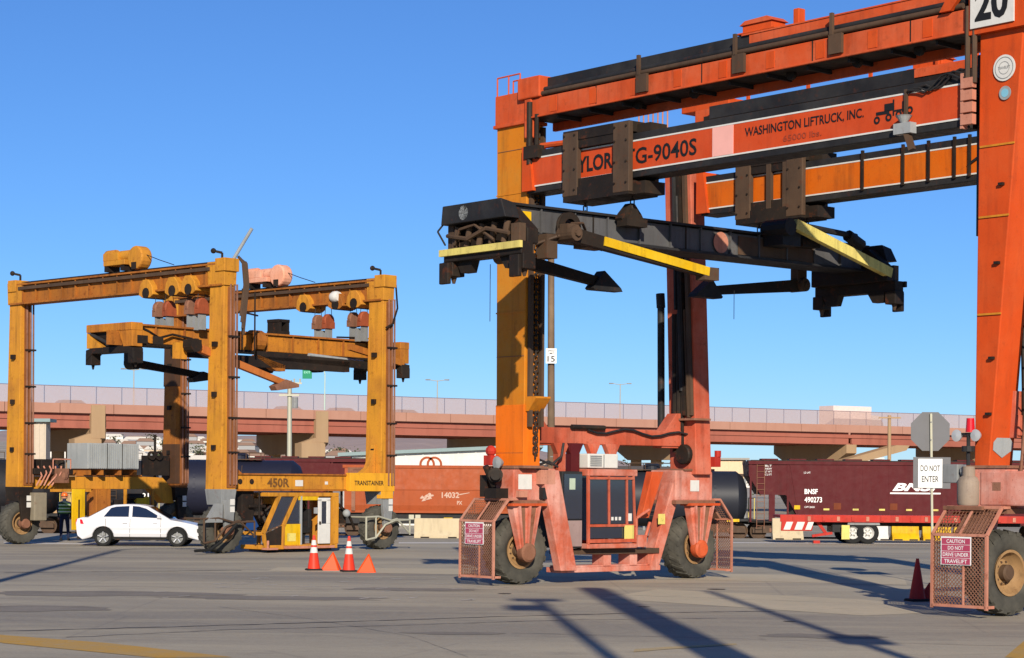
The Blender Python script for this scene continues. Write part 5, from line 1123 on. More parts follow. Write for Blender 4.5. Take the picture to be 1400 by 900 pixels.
def bogie(t, x):
    b_ = obj('bogie', MB().prism([(x - 1.2, .36), (x + 1.2, .36), (x + 1.2, .58), (x + .45, .80), (x - .45, .80), (x - 1.2, .58)], 'y', -1.0, -.86).prism([(x - 1.2, .36), (x + 1.2, .36), (x + 1.2, .58), (x + .45, .80), (x - .45, .80), (x - 1.2, .58)], 'y', .86, 1.0).box(x - .2, x + .2, -1.05, 1.05, .5, .78), BROWNS, t)
    for dx in (-.88, .88):
        for y in (-.75, .75):
            wv = bpy.data.objects.new('wheel', WHEEL_R); COL.objects.link(wv); wv.parent = b_; wv.location = (x + dx, y, .45)
    for dx in (-.25, 0, .25): obj('spring', MB().cyl((x + dx, -.98, .42), (x + dx, -.98, .62), .07, 8), RUST, b_)
def tank_car(px0, px1, Y, mat, label, group=None, hgt=4.35, stripe=None):
    x0, x1 = px2x(px0, Y), px2x(px1, Y); L = x1 - x0; R_ = 1.5; zc = hgt - .35 - R_
    t = thing('tank_car', label, 'railcar', (x0, Y, RZ), 0, group)
    tk = obj('tank', MB().lathe([(.001, .35), (.7, .4), (1.2, .58), (R_, .95), (R_, L - .95), (1.2, L - .58), (.7, L - .4), (.001, L - .35)], (0, 0, zc), 'x', 36), mat, t, smooth=True)
    bd = MB()
    for q in (.2, .4, .6, .8): bd.lathe([(R_ + .012, -.06), (R_ + .012, .06)], (L * q, 0, zc), 'x', 36)
    obj('tank_band', bd, mat, tk)
    obj('dome', MB().lathe([(.45, -.1), (.45, .3), (.3, .38), (.001, .38)], (L / 2, 0, zc + R_), 'z', 18), mat, t)
    wk = MB().box(L / 2 - 1.2, L / 2 + 1.2, -.75, .75, zc + R_ + .02, zc + R_ + .06)
    for x in (-1.2, -.4, .4, 1.2):
        for y in (-.75, .75): wk.cyl((L / 2 + x, y, zc + R_), (L / 2 + x, y, zc + R_ + .4), .02, 5)
    for y in (-.75, .75): wk.tube([(L / 2 - 1.2, y, zc + R_ + .4), (L / 2 + 1.2, y, zc + R_ + .4)], .02)
    obj('walkway', wk, BROWNS, t)
    ld = MB()
    for x in (L / 2 - .22, L / 2 + .22): ld.tube([(x, -R_ - .06, 1.1), (x, -R_ - .06, zc + .3), (x, -1.0, zc + 1.2)], .02)
    for k in range(7): ld.cyl((L / 2 - .22, -R_ - .06, 1.25 + k * .28), (L / 2 + .22, -R_ - .06, 1.25 + k * .28), .015, 5)
    obj('ladder', ld, BROWNS, t)
    obj('underframe', MB().box(.1, L - .1, -.35, .35, .82, 1.12).box(.0, .9, -1.4, 1.4, .98, 1.10).box(L - .9, L, -1.4, 1.4, .98, 1.10).box(L * .3, L * .34, -1.3, 1.3, .9, zc - 1.0).box(L * .66, L * .7, -1.3, 1.3, .9, zc - 1.0), BLACKP, t)
    er = MB()
    for x in (.1, L - .1):
        er.tube([(x, -1.35, 1.1), (x, -1.35, 2.2), (x, 1.35, 2.2), (x, 1.35, 1.1)], .025)
    obj('end_rail', er, PALEY, t)
    obj('yellow_plate', MB().box(L - 1.6, L - .9, -1.42, -1.40, .95, 1.1), YEL, t)
    if stripe: obj('lettering', text_mb(stripe, px2x(201, Y) - x0, zc - .55, .36, .3, -R_ + .03, bold=.02), WHITET, t)
    for x in (1.7, L - 1.7): bogie(t, x)
    return t
tank_car(-150, 92, YT, TANKB, 'black tank car at the far left behind the yellow crane', 'tank cars standing on the tracks')
tank_car(96, 226, YT, TANKB, 'black tank car behind the grey engine house of the yellow crane', 'tank cars standing on the tracks', 4.35, '21')
tank_car(232, 425, YT, plain('navy_tank_paint', S(30, 32, 48), .5), 'dark navy tank car behind the open yellow cab', 'tank cars standing on the tracks', 4.4)
tank_car(752, 1030, YT, plain('blue_black_tank_paint', S(36, 38, 46), .5), 'blue-black tank car left of the maroon hopper car', 'tank cars standing on the tracks', 4.0)

def hopper(px0, px1, Y, mat, label, ext=True):
    x0, x1 = px2x(px0, Y), px2x(px1, Y); L = x1 - x0; H = 4.15
    t = thing('hopper_car', label, 'railcar', (x0, Y, RZ))
    W_ = 1.5
    body = MB().prism([(3.4, 1.02), (L - 3.4, 1.02), (L - 2.7, 1.9), (L - 2.05, 3.05), (L - .1, 4.0), (L, 4.0), (L, 4.2), (0, 4.2), (0, 4.0), (.05, 3.4), (.65, 2.42), (2.0, 2.42), (2.7, 1.2)], 'y', -W_ + .12, W_ - .12)
    b_ = obj('body', body, mat, t)
    obj('side_sheet', MB().hexa([(2.7, -W_, 1.02), (L - 2.9, -W_, 1.02), (L - 2.9, -W_ + .12, 1.02), (2.7, -W_ + .12, 1.02)], [(2.2, -W_, 4.0), (L - 2.2, -W_, 4.0), (L - 2.2, -W_ + .12, 4.0), (2.2, -W_ + .12, 4.0)]), mat, b_)
    obj('end_sheet', MB().prism([(.02, 4.0), (2.3, 4.0), (2.78, 1.1), (2.6, 1.3), (2.0, 2.4), (.65, 2.4), (.02, 3.4)], 'y', -W_ + .03, -W_ + .12), mat, b_)
    obj('end_sheet', MB().prism([(L - .05, 3.95), (L - 2.25, 3.95), (L - 2.6, 2.4), (L - 1.55, 2.45), (L - .6, 3.3)], 'y', -W_ + .04, -W_ + .12), mat, b_)
    obj('top_chord', MB().box(.0, L, -W_ - .05, -W_ + .1, 4.02, 4.18).box(0, L, W_ - .1, W_ + .05, 4.02, 4.18), mat, b_)
    obj('bottom_chord', MB().box(2.8, L - 2.8, -W_ - .06, -W_ + .1, .86, 1.04), mat, b_)
    n = 9
    for k in range(n):
        x = 3.3 + (L - 6.6) * k / (n - 1); obj('side_rib', MB().box(x - .035, x + .035, -W_ - .012, -W_, 1.05, 4.0), mat, b_)
    rb = MB().box(.2, L - .2, -1.1, -.6, 4.2, 4.26).box(.2, L - .2, .6, 1.1, 4.2, 4.26)
    obj('running_board', rb, GREASE, t)
    for k in range(int(L / 1.5)):
        x = .8 + k * 1.5; obj('roof_hatch', MB().box(x, x + .9, -.5, .5, 4.2, 4.34), mat, t)
    obj('end_post', MB().box(1.1, 1.42, -W_ + .05, -W_ + .15, 1.0, 2.45), mat, t)
    for x in (.12, 2.1, L - 2.1, L - .12):
        obj('corner_post', MB().box(x - .05, x + .05, -W_, -W_ + .1, .95, 4.0), mat, t)
    ld = MB()
    for x in (.45, .85): ld.tube([(x, -W_ - .02, .6), (x, -W_ - .02, 4.2)], .02)
    for k in range(11): ld.cyl((.45, -W_ - .02, .75 + k * .32), (.85, -W_ - .02, .75 + k * .32), .016, 5)
    obj('ladder', ld, RUST, t)
    obj('underframe', MB().box(.0, L, -.3, .3, .80, 1.05).box(.0, 2.6, -1.4, 1.4, .92, 1.02).box(L - 2.6, L, -1.4, 1.4, .92, 1.02).prism([(1.6, 1.0), (2.0, 1.0), (3.2, 1.9), (2.9, 2.0)], 'y', -1.3, -1.15), GREASE, t)
    for q in (.32, .5, .68): obj('discharge_gate', MB().frus((L * q - .5, L * q + .5, -.6, .6), .55, (L * q - 1.1, L * q + 1.1, -1.2, 1.2), 1.05), BROWNS, t)
    for x in (1.5, L - 1.5): bogie(t, x)
    return t, b_, L
HY = YT - 1.0
h1, hb1, HL = hopper(1019, 1470, YT, MAROON, 'maroon covered hopper car with white lettering behind the red trailer')
X = lambda px: px2x(px, YT - 1.5) - px2x(1019, YT)
ztop = lambda py: at(1150, py, YT - 1.5).z - RZ
pr = lambda s, a, b, za, zb, **k: obj('lettering', text_mb(s, X(a), ztop(za), X(b) - X(a), ztop(zb) - ztop(za), -1.516, **k), WHITET, hb1)
pr('BNSF', 1100, 1118, 676, 669, bold=.03); pr('490273', 1100, 1124, 687.5, 680, bold=.02)
pr('BNSF', 1220, 1291, 671, 660, bold=.04, shear=.35)
obj('logo_bar', MB().box(X(1217), X(1286), -1.518, -1.514, ztop(675), ztop(673)), WHITET, hb1)
pr('LD LMT', 1099, 1108, 648, 645.5); pr('CAPY 286000', 1100, 1114, 695, 692.5)
for k in range(4): pr(('BLT', 'NEW', 'LT WT', 'CU FT')[k], 1046, 1055, 639 + k * 4, 636.5 + k * 4)
obj('yellow_patch', MB().box(X(1086), X(1094), -1.53, -1.515, ztop(697), ztop(691.5)), YEL, hb1)
for px in (1130, 1170, 1206, 1243, 1279): obj('reflector', MB().box(X(px - 4), X(px + 4), -1.53, -1.515, ztop(698), ztop(695.5)), PALEY, hb1)
for px in (1145, 1222): obj('faded_panel', MB().box(X(px - 5), X(px + 5), -1.525, -1.515, ztop(697), ztop(688)), paint('brown_faded_panel', S(112, 56, 34), None, 0, .4, .2, .7, seed=60 + px), hb1)
h2, hb2, HL2 = hopper(330, 508, YT + 5, MAROON, 'maroon hopper car on the far track behind the open yellow cab')

# orange railcar: long smooth car with hinged troughs on top
x0, x1 = px2x(466, YT), px2x(748, YT); L = x1 - x0
oc2 = thing('railcar', 'orange railcar with white markings behind the yellow crane wheel', 'railcar', (x0, YT, RZ))
bd = obj('body', MB().prism([(-1.42, 1.35), (-1.5, 1.7), (-1.5, 2.55), (-1.3, 3.75), (1.3, 3.75), (1.5, 2.55), (1.5, 1.7), (1.42, 1.35)], 'x', .3, L - .3), RAILOR, oc2, bevel=.03)
obj('side_rail', MB().box(.3, L - .3, -1.53, -1.5, 2.52, 2.58).box(.2, L - .2, -1.5, 1.5, 1.3, 1.42), RAILOR, bd)
obj('top_chord', MB().box(.2, L - .2, -1.36, -1.2, 3.68, 3.84).box(.2, L - .2, 1.2, 1.36, 3.68, 3.84), RAILOR, bd)
for x in (L * .42, L * .455):
    obj('lifting_eye', MB().lathe([(.30, -.1), (.42, -.1), (.42, .1), (.30, .1), (.30, -.1)], (x, -.6, 3.9), 'y', 18), RAILOR, bd)
obj('brake_gear', MB().box(.5, 1.6, -1.6, -1.3, 2.9, 3.7).cyl((.8, -1.65, 3.3), (1.4, -1.65, 3.3), .3, 14).box(.7, .9, -1.62, -1.5, 1.4, 3.7), RUST, bd)
X2 = lambda px: px2x(px, YT - 1.5) - x0
obj('side_sill', MB().box(.1, L - .1, -1.3, 1.3, .72, 1.3), BLACKP, oc2)
zz = lambda py: at(600, py, YT - 1.5).z - RZ
obj('lettering', text_mb('14032', X2(604), zz(681), X2(628) - X2(604), zz(673) - zz(681), -1.516, bold=.03), DULLP, bd)
obj('lettering', text_mb('PX', X2(625), zz(690), .28, .2, -1.516, bold=.03), DULLP, bd)
obj('white_swash', MB().prism([(X2(628), zz(677)), (X2(642), zz(674)), (X2(642), zz(673.2)), (X2(628), zz(675.5))], 'y', -1.516, -1.512), DULLP, bd)
wp = MB(); r = random.Random(4)
for i in range(14):
    a, b_ = X2(579 + r.gauss(0, 5)), zz(682 + r.gauss(0, 3)); wp.prism([(a, b_), (a + r.uniform(.08, .3), b_ + .05), (a + .15, b_ + r.uniform(.1, .25))], 'y', -1.516 - i * .0006, -1.512)
o = obj('chalk_marks', wp, DULLP, bd); o['kind'] = 'stuff'
for px in (562, 571): obj('data_plate', MB().box(X2(px - 3), X2(px + 4), -1.31, -1.30, .95, 1.2), GALV, oc2)
obj('data_plate', MB().box(X2(607), X2(619), -1.31, -1.30, .86, 1.06), YEL, oc2)
obj('data_plate', MB().box(X2(655), X2(664), -1.31, -1.30, .86, 1.06), YEL, oc2)
for x in (1.6, L - 1.6): bogie(oc2, x)

# ------------------------------------------------------------------ jersey barriers by the tracks
def barrier(name, label, px0, px1, Y, mat, hgt=.82, grp='concrete barriers along the track edge'):
    x0, x1 = px2x(px0, Y), px2x(px1, Y); L = x1 - x0
    t = thing(name, label, 'barrier', (x0, Y, 0), 0, grp)
    pf = [(-.3, 0), (.3, 0), (.3, .09), (.14, .30), (.09, hgt), (-.09, hgt), (-.14, .30), (-.3, .09)]
    b_ = obj('barrier_body', MB().prism(pf, 'x', 0, L), mat, t, bevel=.012)
    sl = MB()
    for q in (.22, .78): sl.box(L * q - .18, L * q + .18, -.302, .302, 0, .06)
    obj('fork_slot', sl, GREASE, t)
    return t
barrier('concrete_barrier', 'cream concrete barrier in front of the orange railcar', 567, 634, 86.5, CONC)
barrier('concrete_barrier', 'short cream concrete barrier at the left end of the red trailer', 1056, 1098, 88.2, CONC, .9)
barrier('concrete_barrier', 'white concrete barrier right of the trailer wheels', 1188, 1214, 88.2, WHITE, .85)
barrier('concrete_barrier', 'yellow concrete barrier right of the trailer wheels', 1219, 1256, 88.2, YEL, .85)
barrier('concrete_barrier', 'yellow concrete barrier behind the sign post', 1261, 1300, 88.2, YEL, .85)
barrier('concrete_barrier', 'yellow concrete barrier behind the right-hand orange wheel guard', 1304, 1345, 88.2, YEL, .85)
# red flatbed trailer
tY = 83.4; tx0, tx1 = px2x(1062, tY), px2x(1392, tY); L = tx1 - tx0
tl = thing('flatbed_trailer', 'red flatbed trailer with white-rimmed wheels in front of the maroon hopper car', 'trailer', (tx0, tY, 0))
obj('deck', MB().box(0, L, -1.1, 1.1, 1.02, 1.12), REDP, tl, bevel=.01)
obj('side_rail', MB().box(0, L, -1.16, -1.1, .86, 1.14), REDP, tl)
for k in range(16):
    x = .5 + k * .58; obj('stake_pocket', MB().box(x, x + .12, -1.2, -1.16, .9, 1.08), PINKF if k % 2 else REDP, tl)
obj('frame_beam', MB().box(.3, L, -.5, -.3, .7, 1.02).box(.3, L, .3, .5, .7, 1.02), GREASE, tl)
obj('bumper_plate', MB().prism([(.02, .5), (1.25, .5), (1.3, .7), (1.2, .9), (.05, .9)], 'y', -1.22, -1.12), REDP, tl, bevel=.02)
for x, a in ((.12, .26), (.55, .3), (.98, .22)): obj('white_stripe', MB().prism([(x, .55), (x + a, .55), (x + a + .12, .86), (x + .12, .86)], 'y', -1.235, -1.22), WHITE, tl)
obj('landing_gear', MB().bar((1.5, -.8, .9), (1.9, -.8, .35), .12, .12).bar((1.3, -.9, .3), (2.1, -.9, .42), .14, .1).box(1.35, 1.6, -1.0, -.7, .0, .12), REDP, tl)
obj('under_box', MB().box(2.1, 3.0, -.9, .5, .45, .85), BLACKP, tl, bevel=.02)
obj('mud_flap', MB().box(X_ := px2x(1145, tY) - tx0, X_ + .32, -1.12, -1.09, .18, .74), PALEY, tl)
obj('fender', MB().prism([(px2x(1153, tY) - tx0, .75), (px2x(1197, tY) - tx0, .75), (px2x(1195, tY) - tx0, .98), (px2x(1155, tY) - tx0, .98)], 'y', -1.1, -.4), GREY, tl)
for px in (1166, 1186.5):
    for y in (-.9, .9):
        x = px2x(px, tY - .9) - tx0
        tw = obj('wheel', MB().lathe([(.001, -.06), (.08, -.10), (.09, -.03), (.18, -.02), (.24, -.10), (.255, -.12), (.255, .12), (.001, .12)], (x, y, .44), 'y', 20), WHITE, tl, smooth=True)
        obj('tyre', MB().lathe([(.25, -.13), (.40, -.14), (.44, -.09), (.44, .09), (.40, .14), (.25, .13)], (x, y, .44), 'y', 24), RUBBER, tw, smooth=True)
        for k in range(6): obj('wheel_nut', MB().cyl((x + .13 * math.cos(k * 1.047), y - .06, .44 + .13 * math.sin(k * 1.047)), (x + .13 * math.cos(k * 1.047), y - .02, .44 + .13 * math.sin(k * 1.047)), .03, 6), GREY, tw)

# ------------------------------------------------------------------ white sedan
def sedan():
    p0 = gnd(102, 746.5); t = thing('parked_car', 'white four-door sedan stopped in front of the yellow crane', 'car', (p0.x + .02, 73.6, 0))
    WB0, WB1, RW = .98, 3.58, .315
    def arch(cx, r=.375, z=.32): return [(cx + r * math.cos(a), z + r * math.sin(a)) for a in [math.pi * k / 10 for k in range(11)]]
    zb = .22
    prof = [(.10, .34), (.30, zb)]
    prof += [(WB0 - .36, zb)] + list(reversed(arch(WB0)))[0:] + [(WB0 + .36, zb)]
    prof = [(.08, .36), (.25, zb)] + [(x, z) for x, z in reversed(arch(WB0))] + [(x, z) for x, z in reversed(arch(WB1))] + [(4.32, zb), (4.44, .30), (4.47, .52), (4.40, .68), (4.2, .77), (3.7, .87), (3.2, .955), (2.2, .97), (.75, .99), (.25, 1.01), (.06, .96), (.02, .80), (.05, .55)]
    n = len(prof); V = []
    m = MB()
    # the side skin leans inwards above the waist
    def yy_(z): return .86 - max(0, z - .62) * .22 - max(0, .45 - z) * .12
    m.v = [(x, -yy_(z), z) for x, z in prof] + [(x, yy_(z), z) for x, z in prof]
    m.f = [tuple(range(n)), tuple(range(2 * n - 1, n - 1, -1))] + [(i, i + n, (i + 1) % n + n, (i + 1) % n) for i in range(n)]
    bd = obj('body', m, CARW, t, bevel=.035)
    obj('wheel_well', MB().box(.5, 4.1, -.74, .74, .25, .66), RUBBER, t)
    # greenhouse
    base = [(.42, .985), (3.28, .945)]; roof = [(1.22, 1.44), (1.45, 1.465), (2.25, 1.462), (2.45, 1.43)]
    g_ = MB(); pts = [(.36, .97), (1.10, 1.38), (1.32, 1.45), (1.75, 1.475), (2.20, 1.46), (2.50, 1.41), (3.34, .935)]
    def hy(z): return .765 - (z - .95) * .36
    k = len(pts)
    g_.v = [(x, -hy(z), z) for x, z in pts] + [(x, hy(z), z) for x, z in pts]
    g_.f = [tuple(range(k - 1, -1, -1)), tuple(range(k, 2 * k))] + [(i, i + 1, i + 1 + k, i + k) for i in range(k - 1)]
    cabn = obj('roof', g_, CARW, t, bevel=.03)
    def pane(poly, name='window'):
        for sg in (-1, 1):
            w_ = MB(); w_.v = [(x, sg * (hy(z) + .004), z) for x, z in poly] + [(x, sg * (hy(z) - .02), z) for x, z in poly]; q = len(poly)
            w_.f = [tuple(range(q)), tuple(range(2 * q - 1, q - 1, -1))] + [(i, i + q, (i + 1) % q + q, (i + 1) % q) for i in range(q)]
            obj(name, w_, CARGL, t)
    pane([(.98, 1.03), (1.22, 1.335), (1.40, 1.385), (1.86, 1.41), (1.86, 1.03)])
    pane([(1.98, 1.03), (1.98, 1.41), (2.20, 1.395), (2.46, 1.32), (3.02, 1.0), (2.9, .99)])
    wsn = MB()
    for (xa_, za_), (xb_, zb_) in (((2.56, 1.385), (3.28, .975)), ((1.06, 1.365), (.45, 1.02))):
        o_ = .012 if xa_ < xb_ else -.012
        wsn._add([(xa_ + o_, -hy(za_) + .07, za_ + .008), (xa_ + o_, hy(za_) - .07, za_ + .008), (xb_ + o_, hy(zb_) - .07, zb_ + .008), (xb_ + o_, -hy(zb_) + .07, zb_ + .008)], [(0, 1, 2, 3)])
        obj('windscreen', wsn, CARGL, t); wsn = MB()
    for x in (1.06, 1.92, 3.0):
        for sg in (-1, 1): obj('door_gap', MB().bar((x, sg * .862, .30), (x, sg * .862, .62), .012, .012).bar((x, sg * .862, .62), (x, sg * .788, .955), .012, .012), GREASE, bd)
    for sg in (-1, 1): obj('sill_trim', MB().box(1.4, 3.15, sg * .845 - .012, sg * .845 + .012, .225, .26), GREASE, bd)
    for x in (1.66, 2.72):
        for sg in (-1, 1): obj('door_handle', MB().box(x, x + .16, sg * .842 - .02, sg * .842 + .02, .80, .83), CARW, bd)
    for sg in (-1, 1):
        obj('mirror', MB().hexa([(2.86, sg * .80 - .05, .98), (3.02, sg * .80 - .05, .98), (3.02, sg * .80 + .06, .98), (2.86, sg * .80 + .06, .98)], [(2.88, sg * .82 - .05, 1.09), (2.97, sg * .82 - .05, 1.09), (2.97, sg * .82 + .06, 1.09), (2.88, sg * .82 + .06, 1.09)]), CARW, t, bevel=.02)
        obj('tail_light', MB().hexa([(.0, sg * .72 - .06, .76), (.30, sg * .825 - .02, .78), (.30, sg * .825 + .02, .78), (.0, sg * .72 + .06, .76)], [(.02, sg * .70 - .06, .94), (.24, sg * .79 - .02, .93), (.24, sg * .79 + .02, .93), (.02, sg * .70 + .06, .94)]), TAILR, t)
        obj('headlight', MB().hexa([(4.16, sg * .78 - .05, .58), (4.46, sg * .66 - .05, .58), (4.46, sg * .66 + .06, .58), (4.16, sg * .82 + .03, .58)], [(4.02, sg * .76 - .05, .79), (4.40, sg * .62 - .05, .69), (4.40, sg * .62 + .06, .69), (4.02, sg * .80 + .02, .79)]), LENS, t)
    obj('bumper_lip', MB().box(.04, .3, -.7, .7, .24, .32).box(4.3, 4.47, -.7, .7, .22, .3), GREASE, t)
    obj('grille', MB().box(4.44, 4.475, -.45, .45, .38, .46), BLACKP, t)
    for cx in (WB0, WB1):
        for sg in (-1, 1):
            wv = obj('wheel', MB().lathe([(.001, -.03), (.06, -.05), (.07, -.01), (.19, .02), (.205, -.05), (.215, -.06), (.215, .06), (.001, .06)], (cx, sg * .76, RW), 'y', 24) if sg < 0 else MB().lathe([(.001, .03), (.06, .05), (.07, .01), (.19, -.02), (.205, .05), (.215, .06), (.215, -.06), (.001, -.06)], (cx, sg * .76, RW), 'y', 24), GREY, t, smooth=True)
            obj('tyre', MB().lathe([(.21, -.09), (.29, -.10), (RW, -.07), (RW, .07), (.29, .10), (.21, .09)], (cx, sg * .76, RW), 'y', 28), RUBBER, wv, smooth=True)
            for k in range(5):
                a = k * 2 * math.pi / 5 + .3
                obj('spoke', MB().bar((cx + .05 * math.cos(a), sg * .815, RW + .05 * math.sin(a)), (cx + .20 * math.cos(a), sg * .825, RW + .20 * math.sin(a)), .03, .055, (0, 1, 0)), CHROME, wv)
    return t
sedan()

# ------------------------------------------------------------------ worker seen from behind
def skin_mesh(name, verts, edges, radii, mat, parent, sub=1):
    me = bpy.data.meshes.new(name); me.from_pydata(verts, edges, []); me.update(); me.materials.append(mat)
    o = bpy.data.objects.new(name, me); COL.objects.link(o); o.parent = parent
    o.modifiers.new('skin', 'SKIN')
    lay = me.skin_vertices[0] if len(me.skin_vertices) else None
    if lay is None:
        me.attributes.new
    for i, r_ in enumerate(radii):
        lay.data[i].radius = (r_, r_) if isinstance(r_, (int, float)) else r_
    lay.data[0].use_root = True
    s_ = o.modifiers.new('sub', 'SUBSURF'); s_.levels = sub; s_.render_levels = sub
    for p in me.polygons: p.use_smooth = True
    return o
def worker():
    wY = 79.0; wx = px2x(88.5, wY)
    t = thing('person', 'worker seen from behind in hi-vis vest, navy trousers and orange hard hat', 'person', (wx, wY, 0), math.radians(12))
    # pelvis root, spine, head, arms, legs  (faces +y, back to the camera)
    V = [(0, 0, .95), (0, .0, 1.15), (0, .02, 1.38), (0, .03, 1.50), (0, .04, 1.60), (0, .05, 1.70),
         (-.19, .02, 1.42), (-.25, .03, 1.14), (-.22, .17, .93), (-.215, .215, .87), (.19, .02, 1.42), (.26, .02, 1.14), (.22, .16, .95), (.215, .205, .89),
         (-.10, 0, .88), (-.115, .03, .50), (-.125, -.01, .09), (-.14, .14, .04), (.10, 0, .88), (.13, .04, .50), (.15, .02, .09), (.17, .17, .04)]
    Ed = [(0, 1), (1, 2), (2, 3), (3, 4), (4, 5), (2, 6), (6, 7), (7, 8), (8, 9), (2, 10), (10, 11), (11, 12), (12, 13), (0, 14), (14, 15), (15, 16), (16, 17), (0, 18), (18, 19), (19, 20), (20, 21)]
    Rr = [(.16, .12), (.16, .11), (.17, .12), .055, .085, .075, .075, .05, .035, (.04, .025), .075, .05, .035, (.04, .025), .095, .07, .05, (.05, .035), .095, .07, .05, (.05, .035)]
    body = skin_mesh('body', V, Ed, Rr, BLUEB, t, 2)
    for sg, c in ((-1, (-.215, .215, .87)), (1, (.215, .205, .89))):
        for k in range(4):
            b0 = Vector(c) + Vector(((k - 1.5) * .018, .02, -.03))
            skin_mesh('finger', [b0, b0 + Vector((0, .018, -.035 - .004 * (k in (1, 2)))), b0 + Vector((0, .005, -.065 - .008 * (k in (1, 2))))], [(0, 1), (1, 2)], [.010, .009, .007], SKIN, body)
        b0 = Vector(c) + Vector((-sg * .035, .02, -.005))
        skin_mesh('thumb', [b0, b0 + Vector((-sg * .02, .03, -.02)), b0 + Vector((-sg * .022, .045, -.045))], [(0, 1), (1, 2)], [.012, .010, .008], SKIN, body)
        obj('palm', MB().sphere(tuple(Vector(c) + Vector((0, .012, -.01))), .04, 10, 6), SKIN, body, smooth=True)
    obj('face', MB().sphere((0, .055, 1.655), .098, 14, 10, 1.2), SKIN, body, smooth=True)
    for sg in (-1, 1): obj('ear', MB().sphere((sg * .1, .045, 1.65), .024, 8, 6, 1.4), SKIN, body, smooth=True)
    obj('nose', MB().hexa([(-.015, .145, 1.63), (.015, .145, 1.63), (.012, .17, 1.63), (-.012, .17, 1.63)], [(-.008, .145, 1.675), (.008, .145, 1.675), (.006, .152, 1.675), (-.006, .152, 1.675)]), SKIN, body)
    for sg in (-1, 1): obj('eye', MB().sphere((sg * .035, .142, 1.67), .012, 8, 6), WHITET, body)
    obj('mouth', MB().box(-.025, .025, .146, .152, 1.598, 1.606), MARKR, body)
    vest = MB()
    ring = lambda z, rx, ry, cy=0: [(rx * math.cos(2 * math.pi * k / 20), cy + ry * math.sin(2 * math.pi * k / 20), z) for k in range(20)]
    R_ = [ring(1.0, .205, .155, 0), ring(1.12, .20, .148, 0), ring(1.3, .215, .155, .01), ring(1.42, .20, .14, .02), ring(1.49, .10, .10, .025)]
    vest.v = [p for rr in R_ for p in rr]; vest.f = [(j * 20 + i, j * 20 + (i + 1) % 20, (j + 1) * 20 + (i + 1) % 20, (j + 1) * 20 + i) for j in range(4) for i in range(20)]
    ve = obj('vest', vest, plain('dark_vest_cloth', S(40, 58, 56), .9), t, smooth=True)
    for z0, z1, mt in ((1.31, 1.40, HIVIS), (1.05, 1.15, HIVIS), (1.18, 1.27, HIVIS)):
        for za_, zb_, m_, e in ((z0, z1, mt, .012), (z0 + .03, z1 - .025, SILV, .02)):
            q = MB(); A = ring(za_, .215 + e, .155 + e, .005); B_ = ring(zb_, .215 + e, .155 + e, .008); q.v = A + B_; q.f = [(i, (i + 1) % 20, (i + 1) % 20 + 20, i + 20) for i in range(20)]
            obj('reflective_band', q, m_, ve)
    hh = MB().lathe([(.145, 0), (.15, .015), (.125, .02), (.12, .07), (.09, .115), (.045, .138), (.001, .142)], (0, .045, 1.695), 'z', 20)
    obj('hard_hat', hh, HATO, t, smooth=True)
    for x, y in ((-.13, .04), (.155, .07)): obj('boot', MB().box(x - .05, x + .05, y - .1, y + .17, 0, .09), RUBBER, t, bevel=.03)
worker()

# ------------------------------------------------------------------ cones and triangular markers
def cone(label, px, py, hgt, mat, collars=True):
    p = gnd(px, py); t = thing('traffic_cone', label, 'traffic cone', (p.x, p.y, 0), .3)
    rb, rt = .165, .03; z0 = .05
    R = lambda z: rb + (rt - rb) * (z - z0) / (hgt - z0)
    obj('base', MB().frus((-.21, .21, -.21, .21), 0, (-.19, .19, -.19, .19), .05), RUBBER, t, bevel=.02)
    c = obj('cone_body', MB().lathe([(rb, z0), (rt, hgt), (.018, hgt), (rb - .015, z0)], (0, 0, 0), 'z', 24), mat, t, smooth=True)
    if collars:
        for a, b_ in ((.50, .66), (.72, .86)):
            obj('reflective_collar', MB().lathe([(R(hgt * a) + .003, hgt * a), (R(hgt * b_) + .003, hgt * b_)], (0, 0, 0), 'z', 24), WHITE, t, smooth=True)
    return t
cone('orange cone with two white collars, the left one in front of the yellow cab', 429, 780, .92, CONEO)
cone('orange cone with two white collars, the one between the two orange triangle markers', 477, 782, .92, CONEO)
c3 = cone('dull red cone standing beside the right-hand wheel guard', 1254, 822, .86, CONED, False)
obj('reflective_collar', MB().lathe([(.075, .56), (.048, .70)], (0, 0, 0), 'z', 20), paint('faded_mauve_collar', S(150, 110, 110), None, 0, .2, .3, .7, seed=70), c3)
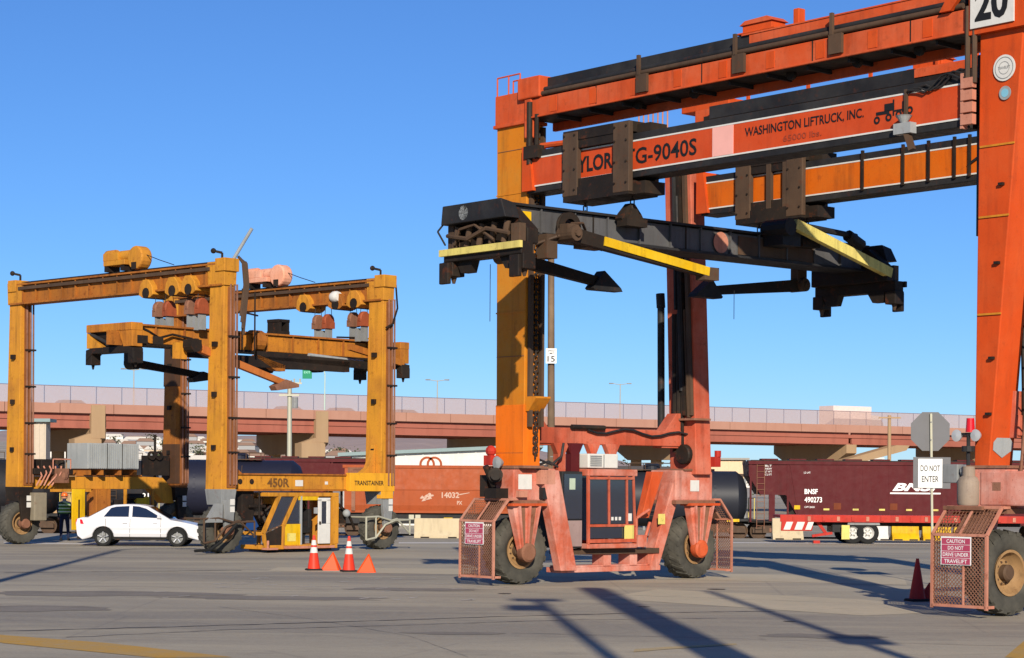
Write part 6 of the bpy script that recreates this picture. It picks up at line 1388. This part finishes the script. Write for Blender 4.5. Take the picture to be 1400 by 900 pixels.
def marker(label, px, py, mat, sc=1.0, rz=0.0):
    p = gnd(px, py); t = thing('triangle_marker', label, 'marker', (p.x, p.y, 0), rz)
    A, B_, T = Vector((-.25, -.08, 0)) * sc, Vector((.22, -.08, 0)) * sc, Vector((.06, .02, .47)) * sc
    A2, B2 = Vector((-.2, .2, 0)) * sc, Vector((.26, .2, 0)) * sc
    m = MB()._add([A, B_, T, A2, B2], [(0, 1, 2), (1, 4, 2), (4, 3, 2), (3, 0, 2), (0, 3, 4, 1)])
    b_ = obj('panel', m, mat, t, bevel=.01)
    obj('edge_rim', MB().bar(A, T, .025, .025).bar(B_, T, .025, .025).bar(A, B_, .03, .03).bar(A2, T, .025, .025).bar(B2, T, .025, .025), mat, t)
    return t
marker('orange triangle marker on the ground right of the left cone', 452, 780, FLAGO)
marker('orange triangle marker on the ground right of the second cone', 501, 783, FLAGO, 1.0, .2)
marker('small dull red triangle marker between the red cone and the wheel guard', 1268, 821, CONED, .75)

# ------------------------------------------------------------------ stop sign seen from behind, with do-not-enter sign
sY = 49.0; b0 = at(1272.5, 590, sY); sx_ = b0.x
ss = thing('sign_post', 'galvanised post with the grey back of a stop sign', 'sign', (sx_, sY, 0))
obj('post', MB().bar((.07, 0, 0), (0, 0, b0.z + .42), .065, .05).bar((.07, -.03, 0), (0, -.03, b0.z + .42), .02, .02), GALV, ss)
R_ = .495; zc = b0.z
obj('stop_panel', MB().prism([(R_ * math.cos(math.pi / 8 + k * math.pi / 4), zc + R_ * math.sin(math.pi / 8 + k * math.pi / 4)) for k in range(8)], 'y', .05, .056), ALU, ss)
for z in (zc - .2, zc + .22): obj('bolt', MB().cyl((.0, -.05, z), (.0, -.03, z), .018, 8), GREY, ss)
d0 = at(1271, 667, sY)
dn = thing('do_not_enter_sign', 'white do not enter sign under the stop sign back', 'sign', (d0.x, sY - .06, d0.z))
obj('panel', MB().box(-.285, .285, 0, .008, 0, .68), SIGNW, dn)
obj('backing_board', MB().box(-.40, .48, .012, .022, -.02, .72), ALU, dn)
obj('lettering', text_mb('DO NOT', -.23, .385, .46, .145, -.003, bold=.012), BLACKT, dn)
obj('lettering', text_mb('ENTER', -.2, .13, .40, .145, -.003, bold=.012), BLACKT, dn)
